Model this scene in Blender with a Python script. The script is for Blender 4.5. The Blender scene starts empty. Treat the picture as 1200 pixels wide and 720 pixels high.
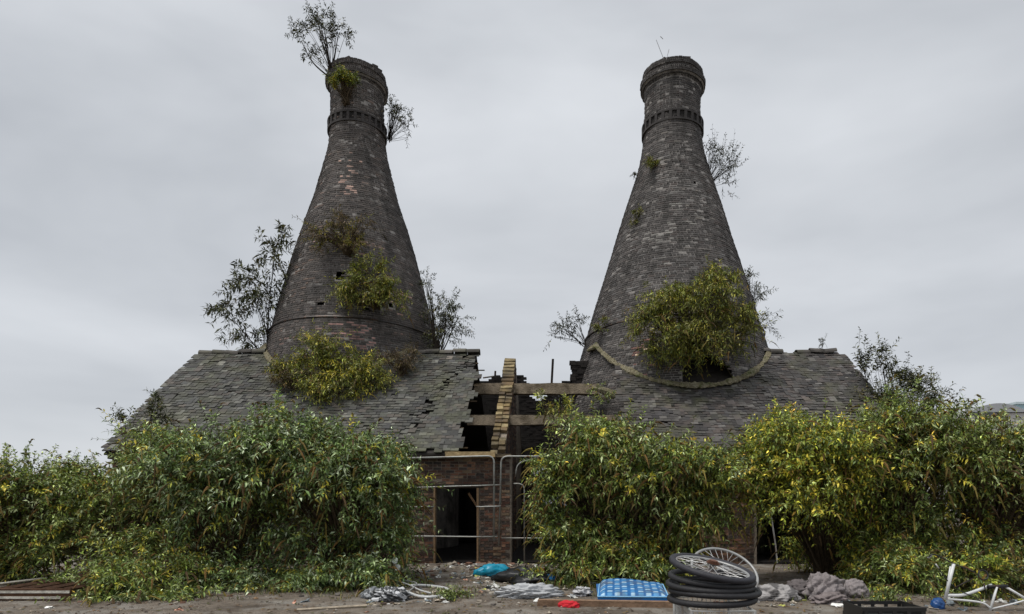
import bpy, math, random
import numpy as np
from mathutils import Vector, Matrix

# ------------------------------------------------------------------ camera, sky, sun, exposure
sc = bpy.context.scene
COL = sc.collection
F, PX, PY, CH = 720.0, 655.0, 590.0, 1.6        # focal length in photo pixels, principal point, eye height
cam_d = bpy.data.cameras.new('camera')
cam = bpy.data.objects.new('camera', cam_d)
COL.objects.link(cam)
cam.location = (0, 0, CH)
cam.rotation_euler = (math.radians(90), 0, 0)
cam_d.sensor_width = 36.0
cam_d.lens = 36.0 * F / 1200.0
cam_d.shift_x = -(PX - 600) / 1200.0
cam_d.shift_y = (PY - 360) / 1200.0
cam_d.clip_end = 3000
sc.camera = cam

SUN_DIR = Vector((-0.36, -0.24, 1.0)).normalized()     # towards the sun, behind the cloud
world = bpy.data.worlds.new('World')
sc.world = world
world.use_nodes = True
wn = world.node_tree
wn.nodes.clear()
def nd(nt, t, **kw):
    n = nt.nodes.new(t)
    for k, v in kw.items():
        setattr(n, k, v)
    return n
sky = nd(wn, 'ShaderNodeTexSky', sky_type='NISHITA', sun_disc=False)
sky.sun_elevation = math.asin(SUN_DIR.z)
sky.sun_rotation = math.atan2(SUN_DIR.x, SUN_DIR.y)
tc = nd(wn, 'ShaderNodeTexCoord')
mp = nd(wn, 'ShaderNodeMapping')
mp.inputs['Scale'].default_value = (1.2, 1.2, 3.6)
mp.inputs['Location'].default_value = (3.1, 0.4, 0.35)
n1 = nd(wn, 'ShaderNodeTexNoise')
n1.inputs['Scale'].default_value = 1.0
n1.inputs['Detail'].default_value = 5
n1.inputs['Roughness'].default_value = 0.5
n1.inputs['Distortion'].default_value = 0.25
rp = nd(wn, 'ShaderNodeValToRGB')
rp.color_ramp.elements[0].position = 0.33
rp.color_ramp.elements[0].color = (4.6, 4.82, 5.15, 1)
rp.color_ramp.elements[1].position = 0.62
rp.color_ramp.elements[1].color = (6.85, 7.08, 7.4, 1)
mx = nd(wn, 'ShaderNodeMix', data_type='RGBA')
mx.inputs['Factor'].default_value = 0.94
bg = nd(wn, 'ShaderNodeBackground')
bg.inputs['Strength'].default_value = 0.062
wo = nd(wn, 'ShaderNodeOutputWorld')
L = wn.links.new
L(tc.outputs['Generated'], mp.inputs['Vector'])
L(mp.outputs['Vector'], n1.inputs['Vector'])
L(n1.outputs['Fac'], rp.inputs['Fac'])
L(sky.outputs['Color'], mx.inputs['A'])
L(rp.outputs['Color'], mx.inputs['B'])
L(mx.outputs['Result'], bg.inputs['Color'])
L(bg.outputs['Background'], wo.inputs['Surface'])

sun_d = bpy.data.lights.new('sun', 'SUN')
sun_d.energy = 1.5
sun_d.angle = math.radians(24)
sun_d.color = (1.0, 0.96, 0.9)
sun = bpy.data.objects.new('sun', sun_d)
COL.objects.link(sun)
sun.rotation_euler = SUN_DIR.to_track_quat('Z', 'Y').to_euler()
sun.location = (-20, -18, 40)

vs = sc.view_settings
vs.view_transform = 'Standard'
vs.look = 'None'
vs.exposure = 0.85
vs.gamma = 1.0
vs.use_curve_mapping = False

# ------------------------------------------------------------------ helpers
rng = np.random.default_rng(7)
random.seed(7)

def W(px, py, d):
    """world point that stands at depth d (metres) and is seen at photo pixel px, py"""
    return np.array([(px - PX) * d / F, d, CH + (PY - py) * d / F])
def G(px, py, z=0.0):
    d = (CH - z) * F / (py - PY)
    return np.array([(px - PX) * d / F, d, z])
def lin(c, k=1.0):
    c = np.asarray(c, float) / 255.0
    return np.where(c <= 0.04045, c / 12.92, ((c + 0.055) / 1.055) ** 2.4) * k

def np_mesh(name, V, Fs, C=None, smooth=False):
    V = np.asarray(V, np.float32)
    if isinstance(Fs, np.ndarray):
        Fs = [Fs]
    Fs = [np.asarray(f, np.int32) for f in Fs if len(f)]
    me = bpy.data.meshes.new(name)
    me.vertices.add(len(V))
    me.vertices.foreach_set('co', V.ravel())
    idx = np.concatenate([f.ravel() for f in Fs])
    tot = np.concatenate([np.full(len(f), f.shape[1], np.int32) for f in Fs])
    st = np.concatenate([[0], np.cumsum(tot)[:-1]]).astype(np.int32)
    me.loops.add(len(idx))
    me.loops.foreach_set('vertex_index', idx)
    me.polygons.add(len(tot))
    me.polygons.foreach_set('loop_start', st)
    me.polygons.foreach_set('use_smooth', np.full(len(tot), bool(smooth)))
    me.update(calc_edges=True)
    if C is not None:
        a = me.color_attributes.new('Col', 'FLOAT_COLOR', 'POINT')
        C = np.asarray(C, np.float32)
        if C.shape[1] == 3:
            C = np.concatenate([C, np.ones((len(C), 1), np.float32)], 1)
        a.data.foreach_set('color', C.ravel())
    return me

def link(name, me, mat=None, parent=None, loc=None, rot=None):
    o = bpy.data.objects.new(name, me)
    COL.objects.link(o)
    if me is not None and mat is not None and len(me.materials) == 0:
        me.materials.append(mat)
    if parent is not None:
        o.parent = parent
    if loc is not None:
        o.location = [float(a) for a in loc]
    if rot is not None:
        o.rotation_euler = rot
    return o
def tag(o, label=None, cat=None, group=None, kind=None):
    if label: o['label'] = label
    if cat: o['category'] = cat
    if group: o['group'] = group
    if kind: o['kind'] = kind
    return o
def empty(name, loc, label, cat, group=None):
    o = bpy.data.objects.new(name, None)
    COL.objects.link(o)
    o.location = [float(a) for a in loc]
    o.empty_display_size = 0.2
    return tag(o, label, cat, group)

class MB:
    """collects boxes, tubes and lathes; origin is subtracted so that parts hang from their thing"""
    def __init__(s, origin=(0, 0, 0)):
        s.V = []; s.F3 = []; s.F4 = []; s.C = []; s.n = 0; s.o = np.array(origin, float)
    def add(s, V, F4=None, F3=None, c=(1, 1, 1)):
        V = np.asarray(V, float)
        if F4 is not None and len(F4): s.F4.append(np.asarray(F4) + s.n)
        if F3 is not None and len(F3): s.F3.append(np.asarray(F3) + s.n)
        s.V.append(V - s.o)
        c = np.asarray(c, float)
        s.C.append(np.tile(c, (len(V), 1)) if c.ndim == 1 else c)
        s.n += len(V)
        return s
    def box(s, lo, hi, c=(1, 1, 1), M=None, jit=0.0):
        x0, y0, z0 = lo; x1, y1, z1 = hi
        V = np.array([[x0,y0,z0],[x1,y0,z0],[x1,y1,z0],[x0,y1,z0],[x0,y0,z1],[x1,y0,z1],[x1,y1,z1],[x0,y1,z1]], float)
        if jit: V = V + rng.normal(0, jit, V.shape)
        if M is not None: V = V @ np.array(M.to_3x3()).T + np.array(M.translation)
        return s.add(V, BOXF, c=c)
    def tube(s, P, r, n=8, c=(1, 1, 1), closed=False, cap=True):
        P = np.asarray(P, float); m = len(P)
        r = np.full(m, r, float) if np.isscalar(r) else np.asarray(r, float)
        T = np.gradient(P, axis=0) if not closed else (np.roll(P, -1, 0) - np.roll(P, 1, 0))
        T /= np.linalg.norm(T, axis=1, keepdims=True) + 1e-9
        up = np.array([0, 0, 1.0]) if abs(T[0, 2]) < .9 else np.array([1.0, 0, 0])
        A = np.zeros_like(P); a = np.cross(T[0], up); a /= np.linalg.norm(a)
        for i in range(m):
            a = a - T[i] * np.dot(a, T[i]); a /= np.linalg.norm(a) + 1e-9
            A[i] = a
        B = np.cross(T, A)
        th = np.arange(n) * 2 * math.pi / n
        V = (P[:, None, :] + r[:, None, None] * (np.cos(th)[None, :, None] * A[:, None, :] + np.sin(th)[None, :, None] * B[:, None, :])).reshape(-1, 3)
        i = np.arange(m if closed else m - 1)[:, None] * n; j = np.arange(n)[None, :]
        nx = (i + n) % (m * n)
        Q = np.stack([i + j, i + (j + 1) % n, nx + (j + 1) % n, nx + j], -1).reshape(-1, 4)
        F3 = None
        if cap and not closed:
            V = np.vstack([V, P[:1], P[-1:]])
            k = np.arange(n)
            F3 = np.vstack([np.stack([np.full(n, m*n), (k+1) % n, k], 1), np.stack([np.full(n, m*n+1), (m-1)*n+k, (m-1)*n+(k+1) % n], 1)])
        return s.add(V, Q, F3, c)
    def build(s, name, mat, parent=None, smooth=False, loc=None):
        Fs = []
        if s.F4: Fs.append(np.vstack(s.F4))
        if s.F3: Fs.append(np.vstack(s.F3))
        me = np_mesh(name, np.vstack(s.V), Fs, np.vstack(s.C), smooth)
        return link(name, me, mat, parent, loc)
BOXF = np.array([[0,3,2,1],[4,5,6,7],[0,1,5,4],[1,2,6,5],[2,3,7,6],[3,0,4,7]])

def rnd_poly(P, steps=10):
    """smooth polyline (Catmull-Rom) through points"""
    P = np.asarray(P, float)
    Q = np.vstack([2*P[0]-P[1], P, 2*P[-1]-P[-2]])
    out = []
    for i in range(1, len(Q)-2):
        for t in np.linspace(0, 1, steps, endpoint=False):
            a, b, c, d = Q[i-1], Q[i], Q[i+1], Q[i+2]
            out.append(.5*((2*b)+(-a+c)*t+(2*a-5*b+4*c-d)*t*t+(-a+3*b-3*c+d)*t**3))
    out.append(P[-1])
    return np.array(out)
def bend(P, r=0.12, n=6):
    """polyline with rounded corners"""
    P = [np.asarray(p, float) for p in P]
    out = [P[0]]
    for a, b, c in zip(P[:-2], P[1:-1], P[2:]):
        u = (a-b)/np.linalg.norm(a-b); v = (c-b)/np.linalg.norm(c-b)
        for t in np.linspace(0, 1, n):
            p, q = b+u*r*(1-t), b+v*r*t
            out.append((1-t)**2*(b+u*r)+2*t*(1-t)*b+t*t*(b+v*r))
    out.append(P[-1])
    return np.array(out)

# ------------------------------------------------------------------ materials
def mat(name, color=None, rough=0.85, attr=True, nscale=8.0, namt=0.35, bump=0.15, bscale=40.0, metal=0.0, spec=0.3,
        stain=None, stain_scale=1.2, stain_amt=0.5, stain2=None, streak=None, objrand=0.0, trans=0.0, coords='Object'):
    m = bpy.data.materials.new(name)
    m.use_nodes = True
    t = m.node_tree
    t.nodes.clear()
    out = nd(t, 'ShaderNodeOutputMaterial')
    b = nd(t, 'ShaderNodeBsdfPrincipled')
    b.inputs['Roughness'].default_value = rough
    b.inputs['Metallic'].default_value = metal
    b.inputs['Specular IOR Level'].default_value = spec
    if attr:
        a = nd(t, 'ShaderNodeAttribute'); a.attribute_name = 'Col'
        src = a.outputs['Color']
        if color is not None:
            mm = nd(t, 'ShaderNodeMix', data_type='RGBA', blend_type='MULTIPLY')
            mm.inputs['Factor'].default_value = 1
            mm.inputs['B'].default_value = (*color, 1)
            t.links.new(src, mm.inputs['A']); src = mm.outputs['Result']
    else:
        rgb = nd(t, 'ShaderNodeRGB'); rgb.outputs[0].default_value = (*color, 1)
        src = rgb.outputs[0]
    geo = nd(t, 'ShaderNodeNewGeometry')
    tcn = nd(t, 'ShaderNodeTexCoord')
    pos = geo.outputs['Position'] if coords == 'World' else tcn.outputs['Object']
    if namt:
        n = nd(t, 'ShaderNodeTexNoise'); n.inputs['Scale'].default_value = nscale; n.inputs['Detail'].default_value = 6; n.inputs['Roughness'].default_value = .65
        t.links.new(pos, n.inputs['Vector'])
        mr = nd(t, 'ShaderNodeMapRange'); mr.inputs['From Min'].default_value = .25; mr.inputs['From Max'].default_value = .75
        mr.inputs['To Min'].default_value = 1-namt; mr.inputs['To Max'].default_value = 1+namt
        t.links.new(n.outputs['Fac'], mr.inputs['Value'])
        hs = nd(t, 'ShaderNodeMix', data_type='RGBA', blend_type='MULTIPLY'); hs.inputs['Factor'].default_value = 1
        t.links.new(src, hs.inputs['A']); t.links.new(mr.outputs['Result'], hs.inputs['B']); src = hs.outputs['Result']
    for k, st in enumerate((stain, stain2)):
        if st is None: continue
        n = nd(t, 'ShaderNodeTexNoise'); n.inputs['Scale'].default_value = stain_scale*(1 if k == 0 else 2.3); n.inputs['Detail'].default_value = 5; n.inputs['Distortion'].default_value = .5
        mpn = nd(t, 'ShaderNodeMapping'); mpn.inputs['Location'].default_value = (3.7*k, 1.3*k, 8.1*k)
        t.links.new(geo.outputs['Position'], mpn.inputs['Vector'])
        t.links.new(mpn.outputs['Vector'], n.inputs['Vector'])
        mr = nd(t, 'ShaderNodeMapRange'); mr.inputs['From Min'].default_value = .48; mr.inputs['From Max'].default_value = .68; mr.inputs['To Max'].default_value = stain_amt
        t.links.new(n.outputs['Fac'], mr.inputs['Value'])
        mm = nd(t, 'ShaderNodeMix', data_type='RGBA'); mm.inputs['B'].default_value = (*st, 1)
        t.links.new(mr.outputs['Result'], mm.inputs['Factor']); t.links.new(src, mm.inputs['A']); src = mm.outputs['Result']
    if streak is not None:
        n = nd(t, 'ShaderNodeTexNoise'); n.inputs['Scale'].default_value = 1.0; n.inputs['Detail'].default_value = 6; n.inputs['Roughness'].default_value = .6
        mpn = nd(t, 'ShaderNodeMapping'); mpn.inputs['Scale'].default_value = (3.2, 3.2, .32)
        t.links.new(geo.outputs['Position'], mpn.inputs['Vector']); t.links.new(mpn.outputs['Vector'], n.inputs['Vector'])
        mr = nd(t, 'ShaderNodeMapRange'); mr.inputs['From Min'].default_value = .5; mr.inputs['From Max'].default_value = .66; mr.inputs['To Max'].default_value = .6
        t.links.new(n.outputs['Fac'], mr.inputs['Value'])
        mm = nd(t, 'ShaderNodeMix', data_type='RGBA'); mm.inputs['B'].default_value = (*streak, 1)
        t.links.new(mr.outputs['Result'], mm.inputs['Factor']); t.links.new(src, mm.inputs['A']); src = mm.outputs['Result']
    if objrand:
        oi = nd(t, 'ShaderNodeObjectInfo')
        mr = nd(t, 'ShaderNodeMapRange'); mr.inputs['To Min'].default_value = 1-objrand; mr.inputs['To Max'].default_value = 1+objrand
        t.links.new(oi.outputs['Random'], mr.inputs['Value'])
        hs = nd(t, 'ShaderNodeMix', data_type='RGBA', blend_type='MULTIPLY'); hs.inputs['Factor'].default_value = 1
        t.links.new(src, hs.inputs['A']); t.links.new(mr.outputs['Result'], hs.inputs['B']); src = hs.outputs['Result']
    t.links.new(src, b.inputs['Base Color'])
    if bump:
        n = nd(t, 'ShaderNodeTexNoise'); n.inputs['Scale'].default_value = bscale; n.inputs['Detail'].default_value = 6
        t.links.new(pos, n.inputs['Vector'])
        bp = nd(t, 'ShaderNodeBump'); bp.inputs['Strength'].default_value = min(1, bump*3); bp.inputs['Distance'].default_value = bump*.1
        t.links.new(n.outputs['Fac'], bp.inputs['Height'])
        t.links.new(bp.outputs['Normal'], b.inputs['Normal'])
    if trans:
        tr = nd(t, 'ShaderNodeBsdfTranslucent')
        ms = nd(t, 'ShaderNodeMixShader'); ms.inputs['Fac'].default_value = trans
        t.links.new(src, tr.inputs['Color'])
        t.links.new(b.outputs['BSDF'], ms.inputs[1]); t.links.new(tr.outputs['BSDF'], ms.inputs[2])
        t.links.new(ms.outputs['Shader'], out.inputs['Surface'])
    else:
        t.links.new(b.outputs['BSDF'], out.inputs['Surface'])
    return m

M = {}
M['kiln_brick'] = mat('kiln_brick', nscale=14, namt=.35, bump=.12, bscale=60, stain=(.03, .028, .028), stain_scale=.55, stain_amt=.6, streak=(.03, .028, .026))
M['kiln_mortar'] = mat('kiln_mortar', color=(.25, .235, .22), attr=False, nscale=5, namt=.6, bump=.2, bscale=50, stain=(.04, .037, .035), stain_scale=.8, stain_amt=.75, streak=(.03, .028, .027))
M['brick'] = mat('brick', nscale=18, namt=.4, bump=.15, bscale=70, objrand=.3, stain=(.03, .027, .024), stain_scale=1.3, stain_amt=.75, streak=(.03, .026, .023))
M['mortar'] = mat('mortar', color=(.24, .2, .16), attr=False, nscale=6, namt=.4, bump=.3, bscale=60, stain=(.04, .035, .03), stain_scale=1.2, stain_amt=.8)
M['soot_shade'] = mat('soot_shade', color=(.018, .016, .015), attr=False, nscale=6, namt=.4, bump=.2)  # sooty black; also paints shade on rear walls and in dentil slots
M['slate'] = mat('slate', rough=.7, nscale=12, namt=.25, bump=.12, bscale=45, objrand=.4, spec=.3, stain=(.08, .082, .045), stain_scale=1.1, stain_amt=.7, stain2=(.045, .042, .04))
M['deck'] = mat('deck', color=(.03, .026, .022), attr=False)
M['moss'] = mat('moss', color=(.2, .175, .11), attr=False, nscale=7, namt=.5, bump=.5, bscale=35, stain=(.07, .085, .018), stain_scale=3.0, stain_amt=.9, stain2=(.26, .24, .17))
M['beam'] = mat('beam', color=(.24, .195, .14), attr=False, nscale=6, namt=.45, bump=.3, bscale=30, stain=(.08, .06, .035), stain_scale=3.5, stain_amt=.75)
M['timber'] = mat('timber', nscale=9, namt=.4, bump=.2, bscale=30)
M['metal'] = mat('metal', rough=.45, metal=.35, nscale=12, namt=.2, bump=.04, spec=.5, stain=(.13, .06, .03), stain_scale=6, stain_amt=.5)
M['leaf'] = mat('leaf', rough=.46, nscale=9, namt=.15, bump=0, spec=.42, trans=.15)
M['leaf_dry'] = mat('leaf_dry', rough=.75, nscale=9, namt=.2, bump=0, trans=.15)
M['bark'] = mat('bark', rough=.9, nscale=20, namt=.3, bump=.2)
M['spike'] = mat('spike', rough=.9, nscale=60, namt=.4, bump=.4, bscale=90)
M['cloth'] = mat('cloth', rough=.8, nscale=10, namt=.18, bump=.15, bscale=30)
M['quilt'] = mat('quilt', rough=.85, nscale=5, namt=.25, bump=.15, bscale=25, stain=(.1, .085, .06), stain_scale=3.5, stain_amt=.55)
M['sack'] = mat('sack', rough=.75, nscale=7, namt=.35, bump=.4, bscale=9)
M['plastic'] = mat('plastic', rough=.4, nscale=10, namt=.12, bump=.06, bscale=30, spec=.5)
M['rubber'] = mat('rubber', rough=.6, nscale=18, namt=.3, bump=.12, bscale=120, spec=.4)
M['litter'] = mat('litter', rough=.7, nscale=14, namt=.3, bump=.1, objrand=.25)
M['far'] = mat('far', rough=.8, nscale=.3, namt=.1, bump=0)

# ------------------------------------------------------------------ ground
def noise2(x, y, s, seed=0):
    r = np.random.default_rng(seed); v = np.zeros_like(x)
    for k in range(7):
        a = r.uniform(0, 6.28); f = s*(1.0+.55*k); p = r.uniform(0, 6.28)
        v += np.sin((x*math.cos(a)+y*math.sin(a))*f+p+1.3*np.sin((y*math.cos(a)-x*math.sin(a))*f*.7+p*2))/(1+.5*k)
    return v/3.2
def ground_z(x, y):
    x = np.asarray(x, float); y = np.asarray(y, float)
    near = np.exp(-((x+.5)/13)**4)*np.exp(-((y-11)/10)**4)
    mound = .10*np.exp(-((x+1.6)/2.6)**2)*np.exp(-((y-14.6)/1.3)**2)
    return near*(.02*noise2(x, y, 1.7, 1)+.012*noise2(x, y, 6.0, 2)) + mound - .005
def gz(x, y): return float(ground_z(x, y))
xs = np.concatenate([[-900, -300, -100, -50, -30, -20], np.linspace(-14, 13, 181), [20, 30, 50, 100, 300, 900]])
ys = np.concatenate([[-300, -100, -40, -15, -5, 0, 3], np.linspace(5, 17, 91), np.linspace(18, 28, 11), [35, 50, 100, 300, 900, 2000]])
X, Y = np.meshgrid(xs, ys)
Vg = np.stack([X, Y, ground_z(X, Y)], -1).reshape(-1, 3)
nx_ = len(xs)
ii = (np.arange(len(ys)-1)[:, None]*nx_+np.arange(nx_-1)[None, :]).ravel()
Fg = np.stack([ii, ii+1, ii+1+nx_, ii+nx_], 1)
gm = mat('ground', color=(.15, .125, .1), attr=False, rough=.92, nscale=3.5, namt=.5, bump=.5, bscale=24, stain=(.07, .055, .042), stain_scale=.9, stain_amt=.75, stain2=(.25, .235, .21))
g = link('ground', np_mesh('ground', Vg, Fg, None, True), gm)
tag(g, 'grey-brown dirt and broken tarmac yard strewn with rubbish', 'ground', kind='structure')

# ------------------------------------------------------------------ bottle kilns
AX = 22.5
EAVE_Y, EAVE_Z, RIDGE_Y, RIDGE_Z = 15.95, 2.93, 20.3, 6.54
SL = (RIDGE_Z-EAVE_Z)/(RIDGE_Y-EAVE_Y)
def roof_z(y): return EAVE_Z+(y-EAVE_Y)*SL
def prof(rows, scale, ay=AX):
    z = np.array([CH+(PY-y)*ay/F for y, w in rows]); r = np.array([w*ay/F for y, w in rows])*scale
    o = np.argsort(z)
    return z[o], r[o]
ROWS_R = [(393, 102.5), (327, 81.5), (264, 61.5), (232, 51.5), (200, 42), (184, 38.3), (168, 35.8), (136, 33.5), (113, 33.3)]
ROWS_L = [(410, 97), (380, 90), (342, 79.5), (305, 69.5), (267, 59), (235, 48.5), (200, 40), (183, 36), (167, 34.2), (137, 32.8), (112, 32)]
def kiln(cx, rows, style, label, seed, holes, opening=None):
    r_ = np.random.default_rng(seed)
    zp, rp_ = prof(rows, np.array([np.interp(y, [137, 230, 400], [.935, .955, .99]) for y, _ in rows]) if style == 'brown' else .975)
    s0 = (rp_[0]-rp_[1])/(zp[1]-zp[0])
    rb = rp_[0]+s0*(zp[0]-4.6)
    zp = np.concatenate([[0, 4.6], zp]); rp_ = np.concatenate([[rb+.05, rb], rp_])
    ztop = 17.2; rn = rp_[-1]
    ZL = 16.56                                         # the moulded lip starts here
    def R(z):
        z = np.asarray(z, float)
        return np.where(z < ZL, np.interp(z, zp, rp_), rn+np.interp(z, [ZL, ZL+.08, ZL+.14, ZL+.3, ZL+.33, ZL+.36, ZL+.46, ZL+.49, ztop], [.02, .06, .16, .16, .12, .035, .035, .085, .07]))
    k = empty('bottle_kiln', (cx, AX, 0), label, 'kiln')
    # core shell (mortar)
    zz = np.concatenate([np.arange(0, ZL, .15), np.arange(ZL, ztop, .04), [ztop-.01]])
    na = 120
    th = np.arange(na)*2*math.pi/na
    def bulge(a, z): return .022*np.sin(2*a+z*.8+seed)+.012*np.sin(5*a-z*1.7)
    rr = (R(zz)-.014)[:, None]+bulge(th[None, :], zz[:, None])
    Vo = np.stack([rr*np.cos(th), rr*np.sin(th), np.repeat(zz[:, None], na, 1)], -1).reshape(-1, 3)
    def inhole(a, z):
        m = np.zeros(np.broadcast(a, z).shape, bool)
        for (ha, hz, hw, hh) in holes:
            da = (a-ha+math.pi) % (2*math.pi)-math.pi
            m |= (np.abs(da)*R(hz) < hw) & (np.abs(z-hz) < hh)
        if opening is not None:
            oa, oz0, oz1, ow = opening
            da = np.abs((a-oa+math.pi) % (2*math.pi)-math.pi)*R(np.clip(z, oz0, oz1))
            arch = np.where(z < oz1-ow, ow, np.sqrt(np.clip(ow**2-(z-(oz1-ow))**2, 0, None)))
            m |= (da < arch) & (z > oz0) & (z < oz1)
        return m
    i = np.arange(len(zz)-1)[:, None]*na; j = np.arange(na)[None, :]
    Q = np.stack([i+j, i+(j+1) % na, i+na+(j+1) % na, i+na+j], -1)
    zm = (zz[:-1]+zz[1:])/2
    keep = ~inhole((th+math.pi/na)[None, :]+0*zm[:, None], zm[:, None]+0*th[None, :])
    core = link('mortar_core', np_mesh('mortar_core', Vo, Q[keep], None, True), M['kiln_mortar'], k)
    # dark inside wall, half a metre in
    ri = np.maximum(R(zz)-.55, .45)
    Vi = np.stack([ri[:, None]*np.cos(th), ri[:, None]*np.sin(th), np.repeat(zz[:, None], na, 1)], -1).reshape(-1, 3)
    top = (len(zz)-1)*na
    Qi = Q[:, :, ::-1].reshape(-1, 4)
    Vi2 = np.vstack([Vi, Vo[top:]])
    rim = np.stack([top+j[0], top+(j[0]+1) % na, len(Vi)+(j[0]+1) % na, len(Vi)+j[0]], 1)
    link('inner_lining', np_mesh('inner_lining', Vi2, np.vstack([Qi, rim]), None, True), M['soot_shade'], k)
    # bricks, course by course
    Vs, Cs = [], []
    z = 3.2 if style else 3.2
    row = 0
    while z < ztop-.02:
        h = .078 if z < ZL else .066
        r0 = float(R(z+h/2)); r1 = float(R(z+h)); rl = float(R(z))
        head = (row % 4 == 3)
        bl = (.118 if head else .236)*(1 if z < ZL else .62)
        n = int(2*math.pi*r0/bl)
        a0 = (np.arange(n)+(.5 if row % 2 else 0)+r_.uniform(-.08, .08))*2*math.pi/n
        hw = math.pi/n-.010/r0
        ok = ~inhole(a0, np.full(n, z+h/2))
        lost = r_.random(n) < (.006 if z < ZL else .0)
        a0 = a0[ok & ~lost]
        n = len(a0)
        pr = r_.normal(0, .005, n)+np.where(r_.random(n) < .05, -.012, 0)
        jt = .011 if z < ZL else .006
        zl, zh = z+jt, z+h-jt
        P = []
        for (sa, zc, rr_, inn) in [(-1, zl, rl, 1), (1, zl, rl, 1), (1, zl, rl, 0), (-1, zl, rl, 0), (-1, zh, r1, 1), (1, zh, r1, 1), (1, zh, r1, 0), (-1, zh, r1, 0)]:
            rad = (rr_-.05) if not inn else (rr_+pr)
            if z >= ZL and inn: rad = r0+pr
            rad = rad+bulge(a0, zc)
            aa = a0+sa*hw*(1 if inn else .97)
            P.append(np.stack([rad*np.cos(aa), rad*np.sin(aa), np.full(n, zc)+r_.normal(0, .002, n)], -1))
        Vs.append(np.stack(P, 1).reshape(-1, 3))
        # colour of each brick
        if style == 'brown':
            pal = lin([[66, 61, 60], [72, 67, 65], [57, 54, 53], [80, 73, 70], [66, 62, 62], [92, 80, 75]])
            w = [.32, .28, .2, .08, .1, .02]
        else:
            pal = lin([[66, 63, 63], [74, 71, 71], [56, 54, 54], [84, 80, 79], [68, 62, 61], [104, 100, 97]])
            w = [.31, .29, .2, .09, .09, .02]
        c = pal[r_.choice(6, n, p=w)]*[1.34, 1.33, 1.28]*r_.uniform(.78, 1.22, (n, 1))
        zc = z+h/2
        for (pa, pz, wa, wz, colr, pr_) in PATCH[style]:
            da = ((a0-pa+math.pi) % (2*math.pi)-math.pi)*r0
            m = (np.exp(-(da/wa)**2-((zc-pz)/wz)**2)*pr_) > r_.random(n)
            c[m] = lin(colr)*1.25*r_.uniform(.7, 1.2, (m.sum(), 1))
        if z > ZL: c *= .8
        Cs.append(np.repeat(c, 8, 0))
        z += h; row += 1
    V = np.vstack(Vs); C = np.vstack(Cs)
    nb = len(V)//8
    bf = np.array([[0,1,5,4],[1,2,6,5],[3,0,4,7],[4,5,6,7],[0,3,2,1]])
    Fb = (np.arange(nb)[:, None, None]*8+bf[None]).reshape(-1, 4)
    b = link('brick_courses', np_mesh('brick_courses', V, Fb, C), M['kiln_brick'], k)
    b['kind'] = 'stuff'
    # dentil band below the neck: two string courses with blocks between dark slots
    zd = CH+(PY-158)*AX/F
    rd = float(R(zd))
    for zc, hh, ex in ((zd-.10, .06, .05), (zd+.21, .06, .05)):
        ring = MB()
        aa = np.arange(64)*2*math.pi/64
        prf = [(rd-.03, zc), (rd+ex, zc), (rd+ex, zc+hh), (rd-.03, zc+hh)]
        Vr = np.array([[[r*math.cos(a), r*math.sin(a), z_] for a in aa] for r, z_ in prf]).reshape(-1, 3)
        Qr = np.array([[i_*64+j_, i_*64+(j_+1) % 64, (i_+1)*64+(j_+1) % 64, (i_+1)*64+j_] for i_ in range(3) for j_ in range(64)])
        ring.add(Vr, Qr, c=lin((62, 59, 58))*1.15)
        ring.build('string_course', M['kiln_brick'], k)
    sl = MB()
    aa = np.arange(64)*2*math.pi/64
    Vr = np.array([[[(rd+.008)*math.cos(a), (rd+.008)*math.sin(a), z_] for a in aa] for z_ in (zd-.05, zd+.22)]).reshape(-1, 3)
    sl.add(Vr, np.array([[j_, (j_+1) % 64, 64+(j_+1) % 64, 64+j_] for j_ in range(64)]))
    sl.build('slot_back', M['soot_shade'], k)  # near-black strip paints the shade inside the slots
    dm = MB().box((-.05, -.06, 0), (.05, .045, .248), c=lin((62, 59, 58))*1.15, jit=.003)
    me = np_mesh('dentil', np.vstack(dm.V), np.vstack(dm.F4), np.vstack(dm.C))
    nd_ = 26
    for q in range(nd_):
        a = (q+.5)*2*math.pi/nd_
        link('dentil', me, M['kiln_brick'], k, (rd*math.cos(a), rd*math.sin(a), zd-.039), (0, 0, a-math.pi/2))
    # iron tie band low on the cone
    zt = CH+(PY-400)*AX/F
    tb = MB(); ring = []
    for a in np.arange(96)*2*math.pi/96:
        ring.append([(float(R(zt))+.015)*math.cos(a), (float(R(zt))+.015)*math.sin(a), zt+.012*math.sin(3*a)])
    tb.tube(np.array(ring), .032, 6, c=(.03, .026, .024), closed=True)
    tb.build('tie_band', M['metal'], k)
    # a few loose bricks on the rim
    for a in r_.uniform(0, 6.28, 7):
        lb = MB().box((-.1, -.05, 0), (.1, .05, .07+r_.uniform(0, .06)), c=lin((60, 55, 53))*1.5, jit=.006)
        lb.build('loose_brick', M['kiln_brick'], k, loc=((rn-.02)*math.cos(a), (rn-.02)*math.sin(a), ztop-.03)).rotation_euler = (0, 0, a+1.2)
    return k, R
FR = -math.pi/2          # angle that faces the camera
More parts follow.
